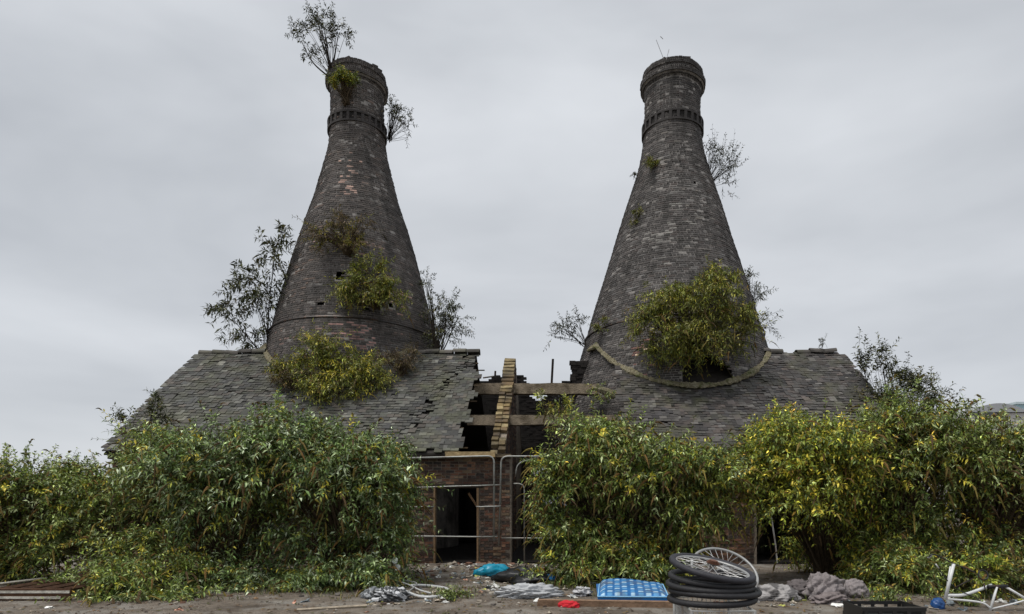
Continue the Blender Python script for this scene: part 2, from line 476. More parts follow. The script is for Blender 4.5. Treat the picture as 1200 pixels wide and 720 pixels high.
PATCH = {'brown': [(FR+.15, 13.05, .22, .5, (160, 134, 122), .6), (FR+.1, 12.3, .3, .25, (146, 122, 112), .4), (FR+.25, 10.3, .8, .12, (130, 110, 104), .4),
                   (FR+.3, 6.9, .5, .35, (142, 112, 106), .6), (FR+.75, 8.4, .6, .7, (135, 112, 104), .3), (FR-.3, 6.9, .9, .3, (108, 90, 84), .4), (FR-.5, 9.3, .6, 2.0, (92, 78, 70), .12)],
         'grey': [(FR-.48, 6.4, .35, .5, (118, 88, 82), .4), (FR-.45, 6.35, .12, .18, (215, 190, 165), .7), (FR-.3, 10.7, .8, .9, (112, 110, 106), .22),
                  (FR-.3, 13.2, .5, .5, (110, 107, 104), .22), (FR+.1, 12.2, .9, .7, (100, 98, 96), .2), (FR-.9, 9, .6, 2.5, (98, 96, 95), .16), (FR+.2, 9, 1.6, 1.5, (92, 90, 89), .15)]}
LX, RX = (419-PX)*AX/F, (788-PX)*AX/F
kL, RL = kiln(LX, ROWS_L, 'brown', 'sooty brown brick bottle kiln with a leafy sapling on its rim', 11,
              [(FR-.62, 8.35, .09, .08), (FR+.72, 8.15, .08, .1), (FR-.1, 8.0, .1, .05), (FR+.42, 7.9, .1, .05), (FR+.1, 9.0, .13, .16)])
kR, RR = kiln(RX, ROWS_R, 'grey', 'grey brick bottle kiln with a dark arched hole above the slates', 12,
              [(FR+.68, 8.6, .12, .13), (FR+.3, 12.5, .05, .04)], opening=(FR+.1, 3.5, 6.2, .8))

# ------------------------------------------------------------------ the two workshops: walls, roofs, slates
VAR_B = []
for i in range(10):
    VAR_B.append(None)
def brick_variant(c, ln=.207, h=.059, t=.1):
    b = MB().box((-ln/2, 0, -h/2), (ln/2, t, h/2), c=c, jit=.0035)
    return np.vstack(b.V), np.vstack(b.F4), np.vstack(b.C)
PALB = lin([[116, 82, 66], [98, 70, 60], [86, 66, 58], [136, 104, 84], [110, 88, 76], [76, 60, 54], [140, 120, 98], [94, 80, 72], [116, 88, 70], [72, 64, 60]])*.95
bm_s = []; bm_h = []
for c in PALB:
    for (lst, ln) in ((bm_s, .207), (bm_h, .096)):
        v, f, cc = brick_variant(c, ln)
        me = np_mesh('brick', v, f, cc); me.materials.append(M['brick'])
        lst.append((me, v, f, cc))
WALL_Y = 16.15
def wall_bricks(parent, x0, x1, z0, z1, open_, near, seed, off):
    """running-bond front wall: bricks near the clear stretch are parts, the rest joined"""
    r_ = np.random.default_rng(seed)
    spots = []
    row = 0; z = z0
    while z < z1-.03:
        head = row % 4 == 2
        st = .1125 if head else .225
        x = x0+(0 if row % 2 else st/2)
        while x < x1-.02:
            cx = x
            ln = .102 if head else .215
            bad = any(cx+ln/2 > a-.005 and cx-ln/2 < b+.005 and z+.035 > zl and z < zh for a, b, zl, zh in open_)
            # half bricks close the jambs
            if not bad and cx-ln/2 > x0-.12 and cx+ln/2 < x1+.05 and r_.random() > .012:
                spots.append((cx, z+.0375, head))
            elif bad and not head:
                for sgn in (-1, 1):
                    hx = cx+sgn*.056
                    if not any(hx+.051 > a and hx-.051 < b and z+.035 > zl and z < zh for a, b, zl, zh in open_):
                        spots.append((hx, z+.0375, True))
            x += st
        z += .075; row += 1
    spots.sort(key=lambda s: near(s[0], s[1]))
    rest = MB()
    for q, (cx, cz, head) in enumerate(spots):
        me, v, f, cc = (bm_h if head else bm_s)[int(r_.integers(len(PALB)))]
        p = np.array([cx, WALL_Y+r_.normal(0, .004), cz])
        rx = r_.normal(0, .008)
        if q < 300:
            o = link('brick', me, None, parent, p-off)
            o.rotation_euler = (0, rx, 0)
        else:
            rest.add(v+p, f, c=cc)
    if rest.n:
        rest.o = np.zeros(3)
        rest.V = [v-off for v in rest.V]
        o = rest.build('brick_remainder', M['brick'], parent)
        o['kind'] = 'stuff'

def roof_slates(parent, off, x0, x1, kx, R, side, seed, vis):
    r_ = np.random.default_rng(seed)
    ang = math.atan(SL)
    slope = math.hypot(RIDGE_Y-EAVE_Y, RIDGE_Z-EAVE_Z)
    ex, wd = .142, .21
    ncr = int(slope/ex)
    dirv = np.array([0, math.cos(ang), math.sin(ang)]); nrm = np.array([0, -math.sin(ang), math.cos(ang)])
    pal = lin([[88, 88, 84], [76, 77, 75], [100, 99, 92], [66, 66, 66], [92, 86, 80], [112, 112, 106], [82, 84, 76]]) if side == 'l' else \
          lin([[86, 83, 82], [74, 72, 73], [98, 95, 92], [64, 62, 63], [92, 84, 80], [116, 113, 110], [84, 78, 76]])
    pal = pal*.7
    Mx = Matrix.Rotation(ang, 4, 'X')
    variants = []
    for c in pal:
        for q in range(2):
            b = MB().box((-wd/2+.004, 0, 0), (wd/2-.005, .26, .026), c=c, jit=.003)
            v = np.vstack(b.V)
            v[:, 1] += np.where(v[:, 1] < .1, r_.normal(0, .009, 8), 0)      # ragged tails
            me = np_mesh('slate', v, np.vstack(b.F4), np.vstack(b.C)); me.materials.append(M['slate'])
            variants.append((me, v, np.vstack(b.F4), np.vstack(b.C)))
    spots = []
    def edge(s):      # ragged broken edge by the gap
        return .10*math.sin(s*5.1+seed)+.08*math.sin(s*13+1)+.05*math.sin(s*31)
    for i in range(ncr):
        s = i*ex
        x = x0-(wd/2 if i % 2 else 0)+wd/2
        sag = .03*math.sin(i*.35)
        while x < x1+wd/2:
            y = EAVE_Y+s*math.cos(ang); z = EAVE_Z+s*math.sin(ang)
            lift = .03
            if side == 'l':
                if x > x1-.1+edge(s)-.18*max(0, (s-4.2)): x += wd; continue
            else:
                if x < x0+.15-edge(s): x += wd; continue
            rk = float(R(z+.1))
            if math.hypot(x-kx, y+.12-AX) < rk-.12: x += wd; continue
            sagx = .05*math.sin(x*.9+seed)*math.sin(s/slope*math.pi)
            roll = r_.normal(0, .03); tilt = abs(r_.normal(.1, .055)); slip = r_.normal(0, .018)
            p_miss = .012
            if side == 'l':
                xd = -2.75-(1.55*(1-s/slope))+.12*math.sin(s*7)   # broken diagonal line
                dd = x-xd
                if abs(dd) < .14:
                    roll += r_.normal(0, .2); tilt += abs(r_.normal(.12, .1)); slip += r_.normal(0, .06); p_miss = .1
                elif dd > 0:
                    lift -= .02; tilt = r_.normal(.03, .008); roll *= .4
            if r_.random() < p_miss: x += wd; continue
            if r_.random() < .02: slip -= r_.uniform(.03, .12); roll += r_.normal(0, .1)
            p = np.array([x, y, z])+nrm*(lift+sagx)+dirv*slip
            spots.append((p, roll, tilt, i))
            x += wd
    spots.sort(key=lambda q: vis(q[0]))
    rest = MB()
    for q, (p, roll, tilt, i) in enumerate(spots):
        k = int(r_.integers(len(variants)))
        if r_.random() < .3: k = (k//4)*4 % len(variants)
        me, v, f, cc = variants[k]
        Rm = Mx @ Matrix.Rotation(-tilt, 4, 'X') @ Matrix.Rotation(roll, 4, 'Z')
        if q < 300:
            o = link('slate', me, None, parent, p-off)
            o.rotation_euler = Rm.to_euler()
        else:
            rest.add(v @ np.array(Rm.to_3x3()).T+p-off, f, c=cc*r_.lognormal(0, .33))
    if rest.n:
        o = rest.build('slate_remainder', M['slate'], parent); o['kind'] = 'stuff'

def ridge_tiles(parent, off, xs_, seed):
    r_ = np.random.default_rng(seed)
    m = MB(); th = np.linspace(-.2, math.pi+.2, 9)
    Vo = np.array([[[x, .15*math.cos(t), .13*math.sin(t)] for t in th] for x in (0, .43)]).reshape(-1, 3)
    Vi = Vo*[1, .86, .84]
    n = 9
    Q = [[j, j+1, n+j+1, n+j] for j in range(n-1)]+[[2*n+j+1, 2*n+j, 3*n+j, 3*n+j+1] for j in range(n-1)]
    Q += [[j+1, j, 2*n+j, 2*n+j+1] for j in range(n-1)]+[[n+j, n+j+1, 3*n+j+1, 3*n+j] for j in range(n-1)]
    m.add(np.vstack([Vo, Vi]), Q, c=lin((84, 80, 76))*1.1)
    me = np_mesh('ridge_tile', np.vstack(m.V), np.vstack(m.F4), np.vstack(m.C), False); me.materials.append(M['slate'])
    for x in xs_:
        if r_.random() < .16: continue
        o = link('ridge_tile', me, None, parent, np.array([x, RIDGE_Y, RIDGE_Z+.02+r_.normal(0, .022)])-off)
        o.rotation_euler = (r_.normal(0, .08), r_.normal(0, .05), r_.normal(0, .06))

def slab_deck(parent, off, x0, x1, hole=None):
    """boarding under the slates, front and back slope"""
    m = MB()
    t = .05
    for (ya, za, yb, zb) in ((EAVE_Y+.02, EAVE_Z-.03, RIDGE_Y, RIDGE_Z-.03), (2*RIDGE_Y-EAVE_Y, EAVE_Z-.03, RIDGE_Y, RIDGE_Z-.03)):
        V = [[x0, ya, za], [x1, ya, za], [x1, yb, zb], [x0, yb, zb]]
        V = np.array(V+[[a, b, c-t] for a, b, c in V], float)
        m.add(V-off, [[0,1,2,3],[7,6,5,4],[0,4,5,1],[1,5,6,2],[2,6,7,3],[3,7,4,0]])
    return m.build('roof', M['deck'], parent)

def gable(off, x, thick, ztrim=.12):
    yb = 2*RIDGE_Y-EAVE_Y-.2
    P = [(WALL_Y+.05, 0), (yb, 0), (yb, EAVE_Z-ztrim), (RIDGE_Y, RIDGE_Z-ztrim-.05), (WALL_Y+.05, EAVE_Z-ztrim+.08)]
    V = np.array([[x, y, z] for y, z in P]+[[x+thick, y, z] for y, z in P])-off
    F4 = [[i, (i+1) % 5, 5+(i+1) % 5, 5+i] for i in range(5)]
    me = bpy.data.meshes.new('gable_wall')
    me.from_pydata(V.tolist(), [], [[4, 3, 2, 1, 0], [5, 6, 7, 8, 9]]+F4)
    return me

fm = mat('shade_floor', color=(.014, .012, .011), attr=False, nscale=3, namt=.5, bump=.6, bscale=12)  # near-black colour paints in the darkness of the interior
fl = MB().box((-11.4, 16.2, -.1), (8.9, 24.2, .06)); tag(fl.build('floor', fm), 'dirt floor inside the workshops, coloured near-black as painted shade', 'floor', kind='structure')
DOOR_X0, DOOR_X1 = (509-PX)*WALL_Y/F, (560-PX)*WALL_Y/F
DOOR_Z = CH+(PY-572)*WALL_Y/F
offL = np.array([-7.0, WALL_Y, 0]); offR = np.array([5.0, WALL_Y, 0])
bL = empty('workshop', offL, 'brick workshop with a sagging slate roof and a dark open doorway behind tubular gates', 'building')
bR = empty('workshop', offR, 'brick workshop whose slate roof wraps round the grey kiln, front hidden by bushes', 'building')
def walls(b, off, x0, x1, ops, name='wall'):
    m = MB(off)
    ya, yb = WALL_Y+.012, WALL_Y+.34
    e = sorted(ops)
    cur = x0
    for (a, c, zl, zh) in e:
        m.box((cur, ya, -.1), (a, yb, 2.86)); m.box((a, ya, zh), (c, yb, 2.86)); cur = c
    m.box((cur, ya, -.1), (x1, yb, 2.86))
    yB = 2*RIDGE_Y-EAVE_Y-.4
    MB(off).box((x0, yB, -.1), (x1, yB+.3, 2.8)).build('rear_wall', M['soot_shade'], b)  # rear wall coloured near-black to paint in the interior shade
    return m.build(name, M['mortar'], b)
opL = [(DOOR_X0, DOOR_X1, -.2, DOOR_Z)]
opR = [((887-PX)*WALL_Y/F, (945-PX)*WALL_Y/F, -.2, 2.1)]
XL0, XL1, XR0, XR1 = -11.75, -1.25, .75, 9.2
wL = walls(bL, offL, XL0, XL1, opL)
wR = walls(bR, offR, XR0, XR1, opR)
wall_bricks(wL, XL0, XL1, 0, 2.86, opL, lambda x, z: max(abs(x+2.6)/1.5, abs(z-1.4)/1.5), 21, offL)
wall_bricks(wR, XR0, XR1, 0, 2.86, opR, lambda x, z: abs(x-4.75)+.6*abs(z-1.1), 22, offR)
for b, off, xg in ((bL, offL, XL0), (bR, offR, XR1-.3)):
    link('gable_wall', gable(off, xg, .3), M['mortar'], b)
rL = slab_deck(bL, offL, XL0-.08, -2.72)
rR = slab_deck(bR, offR, 1.95, XR1+.08)
def vis_l(p):
    px = PX+p[0]*F/p[1]; py = PY-(p[2]-CH)*F/p[1]
    return (0 if px > 430 else 4)+p[1]*.2+abs(px-510)*.004
def vis_r(p):
    px = PX+p[0]*F/p[1]; py = PY-(p[2]-CH)*F/p[1]
    return (0 if py < 502 and px > 725 else 4)+p[1]*.2
roof_slates(rL, offL, XL0-.1, -2.5, LX, RL, 'l', 31, vis_l)
roof_slates(rR, offR, 1.65, XR1+.1, RX, RR, 'r', 32, vis_r)
ridge_tiles(rL, offL, list(np.arange(-11.85, -9.9, .44))+list(np.arange(-4.8, -2.6, .44)), 5)
ridge_tiles(rR, offR, list(np.arange(6.5, 9.0, .44)), 6)
# door frame of the left workshop
for n_, lo, hi in (('door_post', (DOOR_X0-.02, WALL_Y-.03, 0), (DOOR_X0+.03, WALL_Y+.08, DOOR_Z)), ('door_post', (DOOR_X1-.03, WALL_Y-.03, 0), (DOOR_X1+.02, WALL_Y+.08, DOOR_Z)),
                   ('lintel', (DOOR_X0-.15, WALL_Y-.03, DOOR_Z+.002), (DOOR_X1+.15, WALL_Y+.1, DOOR_Z+.09))):
    MB(offL).box(lo, hi, c=(lin((120, 98, 74)) if n_ != 'lintel' else lin((45, 38, 32)))*1.2, jit=.005).build(n_, M['timber'], bL)
# wall plate boards along the eaves
p0 = (522-PX)*15.9/F; p1 = (580-PX)*15.9/F
MB(offL).box((p0, 15.86, 2.80), (p1, 16.1, 2.93), c=lin((168, 146, 108))*1.0, jit=.01).build('eaves_board', M['timber'], bL)
MB(offL).box((p1+.01, 15.95, 2.79), (XL1, 16.14, 2.88), c=lin((110, 98, 80))*1.0, jit=.012).build('eaves_board', M['timber'], bL)
MB(offL).box((XL0, 15.99, 2.76), (p0-.02, 16.12, 2.87), c=lin((70, 62, 54))*1.0, jit=.01).build('eaves_board', M['timber'], bL)
MB(offR).box((XR0, 15.99, 2.76), (XR1, 16.12, 2.87), c=lin((70, 62, 54))*1.0, jit=.01).build('eaves_board', M['timber'], bR)
# a board lying skew inside the doorway
st = MB(); st.tube([W(549, 578, 16.4), W(560, 595, 16.38)], .03, 5, c=lin((150, 120, 92)))
tag(st.build('broken_board', M['timber']), 'pale splintered board slanting across the top of the dark doorway', 'board')

# dry moss and mortar collar where each kiln meets the slates
def collar(kx, R, a0, a1, k, w):
    pts = []
    for a in np.linspace(a0, a1, 170):
        z = 5.0
        for _ in range(60):
            r = float(R(z)); y = AX+r*math.sin(a)
            z = .7*z+.3*min(max(roof_z(y), 3.0), RIDGE_Z+(.06 if a > FR else .26))
        r = float(R(z))+.02
        pts.append([r*math.cos(a), r*math.sin(a), z+.05])
    pts = np.array(pts)
    r_ = np.random.default_rng(3)
    rad = np.stack([pts[:, 0], pts[:, 1], 0*pts[:, 2]], 1); rad /= np.linalg.norm(rad, axis=1, keepdims=True)
    m_ = len(pts); wob = 1+.35*np.sin(np.arange(m_)*.23)*np.sin(np.arange(m_)*.071+1)+.12*r_.normal(0, 1, m_)
    w_ = (w*wob)[:, None]; upv = np.array([0, 0, 1.0])
    # fillet: up the kiln face, out over the slates, and back under
    tdown = rad*.75-upv*.0
    prof_ = [(-.35, 1.5), (.12, 1.25), (.55, .75), (1.0, .35), (1.45, -.1), (1.3, -.7), (.2, -1.0), (-.6, -.4)]
    n = len(prof_)
    slope_dn = np.array([[0, -1, -SL]])*1.0; slope_dn /= np.linalg.norm(slope_dn)
    V = np.stack([pts+w_*(k_*rad+h_*upv)+(slope_dn*w_*.5 if k_ > .9 else 0) for k_, h_ in prof_], 1)
    V += r_.normal(0, w*.13, V.shape)
    V = V.reshape(-1, 3)
    i = np.arange(m_-1)[:, None]*n; j = np.arange(n)[None]
    Q = np.stack([i+j, i+(j+1) % n, i+n+(j+1) % n, i+n+j], -1).reshape(-1, 4)
    o = link('flashing_collar', np_mesh('flashing_collar', V, Q, None, False), M['moss'], k)
    o['label'] = 'mossy mortar collar round the foot of the kiln'
collar(LX, RL, FR-.98, FR+.98, kL, .07)
collar(RX, RR, FR-1.12, FR+1.0, kR, .07)

# ------------------------------------------------------------------ party wall between the roofs, with its stepped brick coping
pw0, pw1 = -1.80, -1.42
offP = np.array([-1.6, WALL_Y, 0])
pw = empty('party_wall', offP, 'stepped brick party wall rising between the two broken roofs', 'wall')
yk = [WALL_Y+.36, RIDGE_Y+.25, 2*RIDGE_Y-EAVE_Y-.5]
def ptop(y): return (EAVE_Z-.05+(y-16.05)*(6.42-EAVE_Z+.05)/(20.5-16.05)) if y < 20.5 else 6.42-(y-20.5)*.8
P = [(yk[0], 0), (yk[2], 0), (yk[2], ptop(yk[2])-.1), (20.5, ptop(20.5)-.1), (yk[0], ptop(yk[0])-.1)]
V = np.array([[pw0+.02, y, z] for y, z in P]+[[pw1-.02, y, z] for y, z in P])-offP
me = bpy.data.meshes.new('wall_core')
me.from_pydata(V.tolist(), [], [[4, 3, 2, 1, 0], [5, 6, 7, 8, 9]]+[[i, (i+1) % 5, 5+(i+1) % 5, 5+i] for i in range(5)])
link('wall_core', me, M['mortar'], pw)
r_ = np.random.default_rng(5)
# coping bricks laid stepwise up the slope: two across at the foot, one long across near the top
palc = lin([[156, 140, 104], [146, 126, 86], [172, 154, 114], [122, 102, 74], [138, 118, 84]])*.72
cvar = []
for c in palc:
    for ln in (.175, .37):
        b = MB().box((-ln/2, -.105, -.06), (ln/2, .105, .05), c=c, jit=.006)
        me = np_mesh('coping_brick', np.vstack(b.V), np.vstack(b.F4), np.vstack(b.C)); me.materials.append(M['brick'])
        cvar.append(me)
y = 16.05; q = 0
pang = math.atan((ptop(20)-ptop(17))/3)
while y < 20.4:
    z = ptop(y)
    xs2 = [((pw0+pw1)/2-.01, 1)] if y > 18.6 else [(pw0+.09, 0), (pw1-.10, 0)]
    for (xx, lng) in xs2:
        if y < 16.8 and r_.random() < .2: continue
        o = link('coping_brick', cvar[int(r_.integers(5))*2+lng], None, pw, np.array([xx+r_.normal(0, .01), y+.08+(.04 if xx > (pw0+pw1)/2 else 0), z+.02+r_.normal(0, .012)])-offP)
        o.rotation_euler = (pang*.8+r_.normal(0, .05), r_.normal(0, .03), r_.normal(0, .03))
    y += .178; q += 1
# facing bricks on the right cheek of the party wall
rest = MB(offP); zc = 0.04
while zc < 6.3:
    yy = yk[0]+(.11 if int(zc/.075) % 2 else 0)
    while yy < 20.4:
        if zc < ptop(yy)-.14:
            rest.box((pw1-.06, yy+.005, zc), (pw1+r_.normal(0, .004), yy+.215, zc+.064), c=PALB[int(r_.integers(10))]*.75*r_.uniform(.6, 1.2), jit=.002)
        yy += .225
    zc += .075
rest.build('brick_facing', M['brick'], pw)['kind'] = 'stuff'
# purlins that stay across the gap
def purlin(px0, px1, py, d, th, label, tilt=0.0):
    a = W(px0, py, d); b = W(px1, py, d)
    off = (a+b)/2; off[2] -= th/2
    m = MB(off)
    n = 14
    xs_ = np.linspace(a[0], b[0], n); rr = np.random.default_rng(int(px0))
    V = []; 
    for i, x in enumerate(xs_):
        j = rr.normal(0, .008, 8)
        zc = a[2]+tilt*(i/(n-1)-.5)
        V += [[x, d-.13+j[0], zc-th/2+j[1]], [x, d+.13, zc-th/2+j[2]], [x, d+.13, zc+th/2+j[3]], [x, d-.13+j[4], zc+th/2+j[5]]]
    Q = [[4*i+k, 4*i+(k+1) % 4, 4*i+4+(k+1) % 4, 4*i+4+k] for i in range(n-1) for k in range(4)]+[[0, 3, 2, 1], [4*n-4, 4*n-3, 4*n-2, 4*n-1]]
    m.add(np.array(V), np.array(Q))
    o = m.build('purlin', M['beam'], None, loc=off)
    return tag(o, label, 'beam')
purlin(556, 702, 456.5, 19.4, .33, 'upper weathered purlin crossing the roof gap beside the grey kiln', -.02)
purlin(548, 735, 493, 17.9, .28, 'lower pale purlin crossing the roof gap, right end lost in leaves')
mb = MB(); mb.tube(rnd_poly([W(694, 455, 19.0), W(704, 457, 18.9), W(716, 461, 18.8), W(721, 466, 18.8)], 6), [.08]*6+[.11]*6+[.12]*6+[.07], 7, c=(1, 1, 1))
tag(mb.build('purlin_stub', M['moss']), 'broken mossy purlin stub drooping under the grey kiln collar', 'beam')

rb_ = np.random.default_rng(77)
for q in range(11):
    yy = EAVE_Y+.25+q*.37; zz = roof_z(yy)-.075; x1_ = -2.72+rb_.uniform(-.05, .42)
    MB(offL).box((-3.3, yy-.02, zz-.015), (x1_, yy+.02, zz+.015), c=lin((92, 80, 64))*rb_.uniform(.5, 1.1), jit=.006).build('batten', M['timber'], rL)
# ruined rear wall, black with soot, seen through the gap
yw = 23.6
prof_px = [(545, 452), (560, 447), (566, 446), (572, 444), (578, 441), (582, 440), (590, 443), (597, 441), (602, 436), (614, 438), (616, 446), (619, 456), (623, 464), (631, 468), (638, 464), (645, 459), (650, 450), (655, 446), (668, 445), (676, 445), (680, 430), (690, 425)]
rw = empty('ruined_wall', W(615, PY, yw)*[1, 1, 0], 'black broken rear wall seen through the gap between the roofs', 'wall')
offW = np.array(rw.location)
m = MB(offW); r_ = np.random.default_rng(9)
x0w, x1w = W(545, 0, yw)[0], W(692, 0, yw)[0]
z = 0; row = 0
while z < 7.4:
    x = x0w+(.11 if row % 2 else 0)
    while x < x1w:
        px = PX+(x+.11)*F/yw
        zt = CH+(PY-np.interp(px, [p[0] for p in prof_px], [p[1] for p in prof_px]))*yw/F
        if z+.07 < zt+r_.normal(0, .03):
            m.box((x, yw+r_.normal(0, .008), z), (x+.222, yw+.2, z+.073), c=lin((42, 38, 36))*r_.uniform(.6, 1.3))
        x += .225
    z += .075; row += 1
m.build('brick_courses', M['brick'], rw)['kind'] = 'stuff'
m = MB(); m.tube([W(646.5, 449, 23.4), W(648, 421, 23.4)], .05, 6, c=(.02, .018, .016))
tag(m.build('steel_post', M['metal']), 'thin black post sticking up from the broken rear wall', 'post')
m = MB(); m.tube([W(580, 445, 23.2), W(580.5, 435, 23.2)], .04, 6, c=(.02, .018, .016)); m.tube([W(566, 443, 23.2), W(580, 441, 23.2)], .03, 6, c=(.02, .018, .016))
tag(m.build('bent_rod', M['metal']), 'short bent black rod beside the party wall top', 'rod')
# broken brickwork under the collar, left flank of the grey kiln
m = MB(); r_ = np.random.default_rng(19)
z = 3.0; row = 0
while z < 6.45:
    for q in range(5):
        px = 669+1.2*math.sin(row*.8)+q*5+r_.uniform(-1.5, 1.5)+(6.4-z)*1.5
        p = W(px, 0, 21.1); 
        m.box((p[0], 20.9+r_.normal(0, .02), z), (p[0]+.2, 21.3, z+.07), c=lin((40, 36, 34))*r_.uniform(.6, 1.3))
    z += .075; row += 1
bpn = empty('broken_pier', (W(675, 0, 21.1)[0], 21.1, 0), 'toothed black brick stub against the left flank of the grey kiln', 'pier')
m.V = [v-np.array(bpn.location) for v in m.V]
m.build('brick_courses', M['brick'], bpn)['kind'] = 'stuff'

# leaning corrugated sheet in the gap
def sheet():
    c = [W(622, 548, 15.7), W(690, 541, 15.9), W(700, 600, 15.3), W(640, 596, 15.1)]
    n, k = 40, 8
    V = []
    for j in range(k+1):
        for i in range(n+1):
            u, v = i/n, j/k
            p = (1-v)*((1-u)*c[0]+u*c[1])+v*((1-u)*c[3]+u*c[2])
            V.append(p+np.array([0, -.03*math.sin(u*math.pi*18), 0]))
    V = np.array(V); o = c[3]
    Q = [[j*(n+1)+i, j*(n+1)+i+1, (j+1)*(n+1)+i+1, (j+1)*(n+1)+i] for j in range(k) for i in range(n)]
    me = np_mesh('leaning_sheet', V-o, np.array(Q), np.tile(lin((128, 132, 140)), (len(V), 1)), True)
    ob = link('leaning_sheet', me, M['metal'], None, o)
    so = ob.modifiers.new('thick', 'SOLIDIFY'); so.thickness = .004
    tag(ob, 'pale corrugated metal sheet leaning in the gap, half hidden by bush', 'metal sheet')
sheet()
m = MB(); m.tube([W(903, 600, 15.5), W(909, 640, 15.5), W(911, 660, 15.45)], .02, 6, c=lin((160, 160, 158)))
tag(m.build('pole', M['metal']), 'thin pale pole leaning in the dark doorway under yellow-green bushes', 'pole')

# ------------------------------------------------------------------ tubular gates before the doorway
def gate(tubes, label, d, rad=.0195):
    b = W(tubes[0][0][0][0], PY, d); b[2] = 0
    e = empty('tubular_gate', b, label, 'gate', None)
    for pts, nm, r_ in tubes:
        P = [W(x, y, d) for x, y in pts]
        m = MB(b)
        m.tube(bend(P, .17) if len(P) > 2 else np.linspace(P[0], P[1], 6)+np.random.default_rng(int(pts[0][1])).normal(0, .004, (6, 3)), r_*rad, 8, c=lin((150, 152, 148)))
        m.build(nm, M['metal'], e, smooth=True)
gate([([(440, 538), (579, 534.5), (579, 635)], 'frame_tube', 1.15), ([(440, 573), (586, 568.5)], 'rail', .9), ([(440, 594.5), (509, 594)], 'rail', .9), ([(558, 594), (587, 593.5)], 'rail', .9),
      ([(440, 629), (583, 629)], 'rail', .9), ([(440, 669), (608, 662.5)], 'rail', .9), ([(452, 537), (452, 668)], 'post', 1)],
     'pale steel tube gate with bent corner standing across the dark doorway', 15.4)
gate([([(584.5, 640), (587.5, 535), (760, 535), (770, 640)], 'frame_tube', 1.15), ([(588, 631), (760, 631)], 'rail', .9), ([(602, 567), (614.5, 567), (614.5, 668)], 'inner_tube', .9), ([(604, 559), (606, 543), (640, 533)], 'brace', .8)],
     'second pale steel tube gate running behind the bush beside the gap', 15.5)

# ------------------------------------------------------------------ vegetation
GREEN = lin([[96, 118, 58], [78, 100, 50], [118, 136, 78], [62, 84, 44], [134, 148, 98], [104, 122, 44], [150, 150, 62]])
def palette(kind, n, r_):
    if kind == 'grey':       # silvery green buddleia, palest tones paint in leaf highlights
        p = lin([[88, 105, 56], [72, 90, 50], [116, 130, 90], [54, 71, 41], [158, 168, 140], [110, 114, 46], [148, 138, 54]]); w = [.26, .21, .18, .15, .09, .09, .02]
    elif kind == 'yellow':
        p = lin([[106, 116, 42], [84, 98, 40], [140, 142, 52], [64, 80, 38], [122, 132, 78], [178, 164, 62], [150, 120, 50]]); w = [.27, .2, .17, .14, .1, .08, .04]
    elif kind == 'olive':
        p = lin([[104, 110, 44], [86, 94, 40], [132, 130, 54], [62, 72, 34], [120, 118, 72], [150, 140, 62], [112, 90, 50]]); w = [.27, .22, .17, .15, .09, .06, .04]
    elif kind == 'mid':
        p = lin([[92, 106, 46], [76, 92, 44], [118, 128, 72], [56, 70, 36], [142, 152, 112], [128, 126, 46], [158, 134, 52]]); w = [.27, .22, .17, .15, .09, .07, .03]  # palest tone puts leaf highlights into the colour
    elif kind == 'dark':
        p = lin([[64, 70, 40], [50, 56, 34], [82, 84, 46], [40, 44, 30], [96, 92, 54], [70, 74, 36], [90, 78, 44]]); w = [.25, .25, .15, .15, .08, .08, .04]
    else:                    # dry
        p = lin([[128, 112, 92], [110, 92, 72], [150, 132, 106], [92, 84, 52], [84, 66, 54], [134, 120, 60], [166, 146, 120]]); w = [.2, .2, .15, .15, .12, .1, .08]
    return p, np.array(w)/sum(w)
def perp(T, r_):
    a = r_.normal(0, 1, T.shape)
    a -= T*(a*T).sum(-1, keepdims=True)
    return a/(np.linalg.norm(a, axis=-1, keepdims=True)+1e-9)
NLEAF = 0
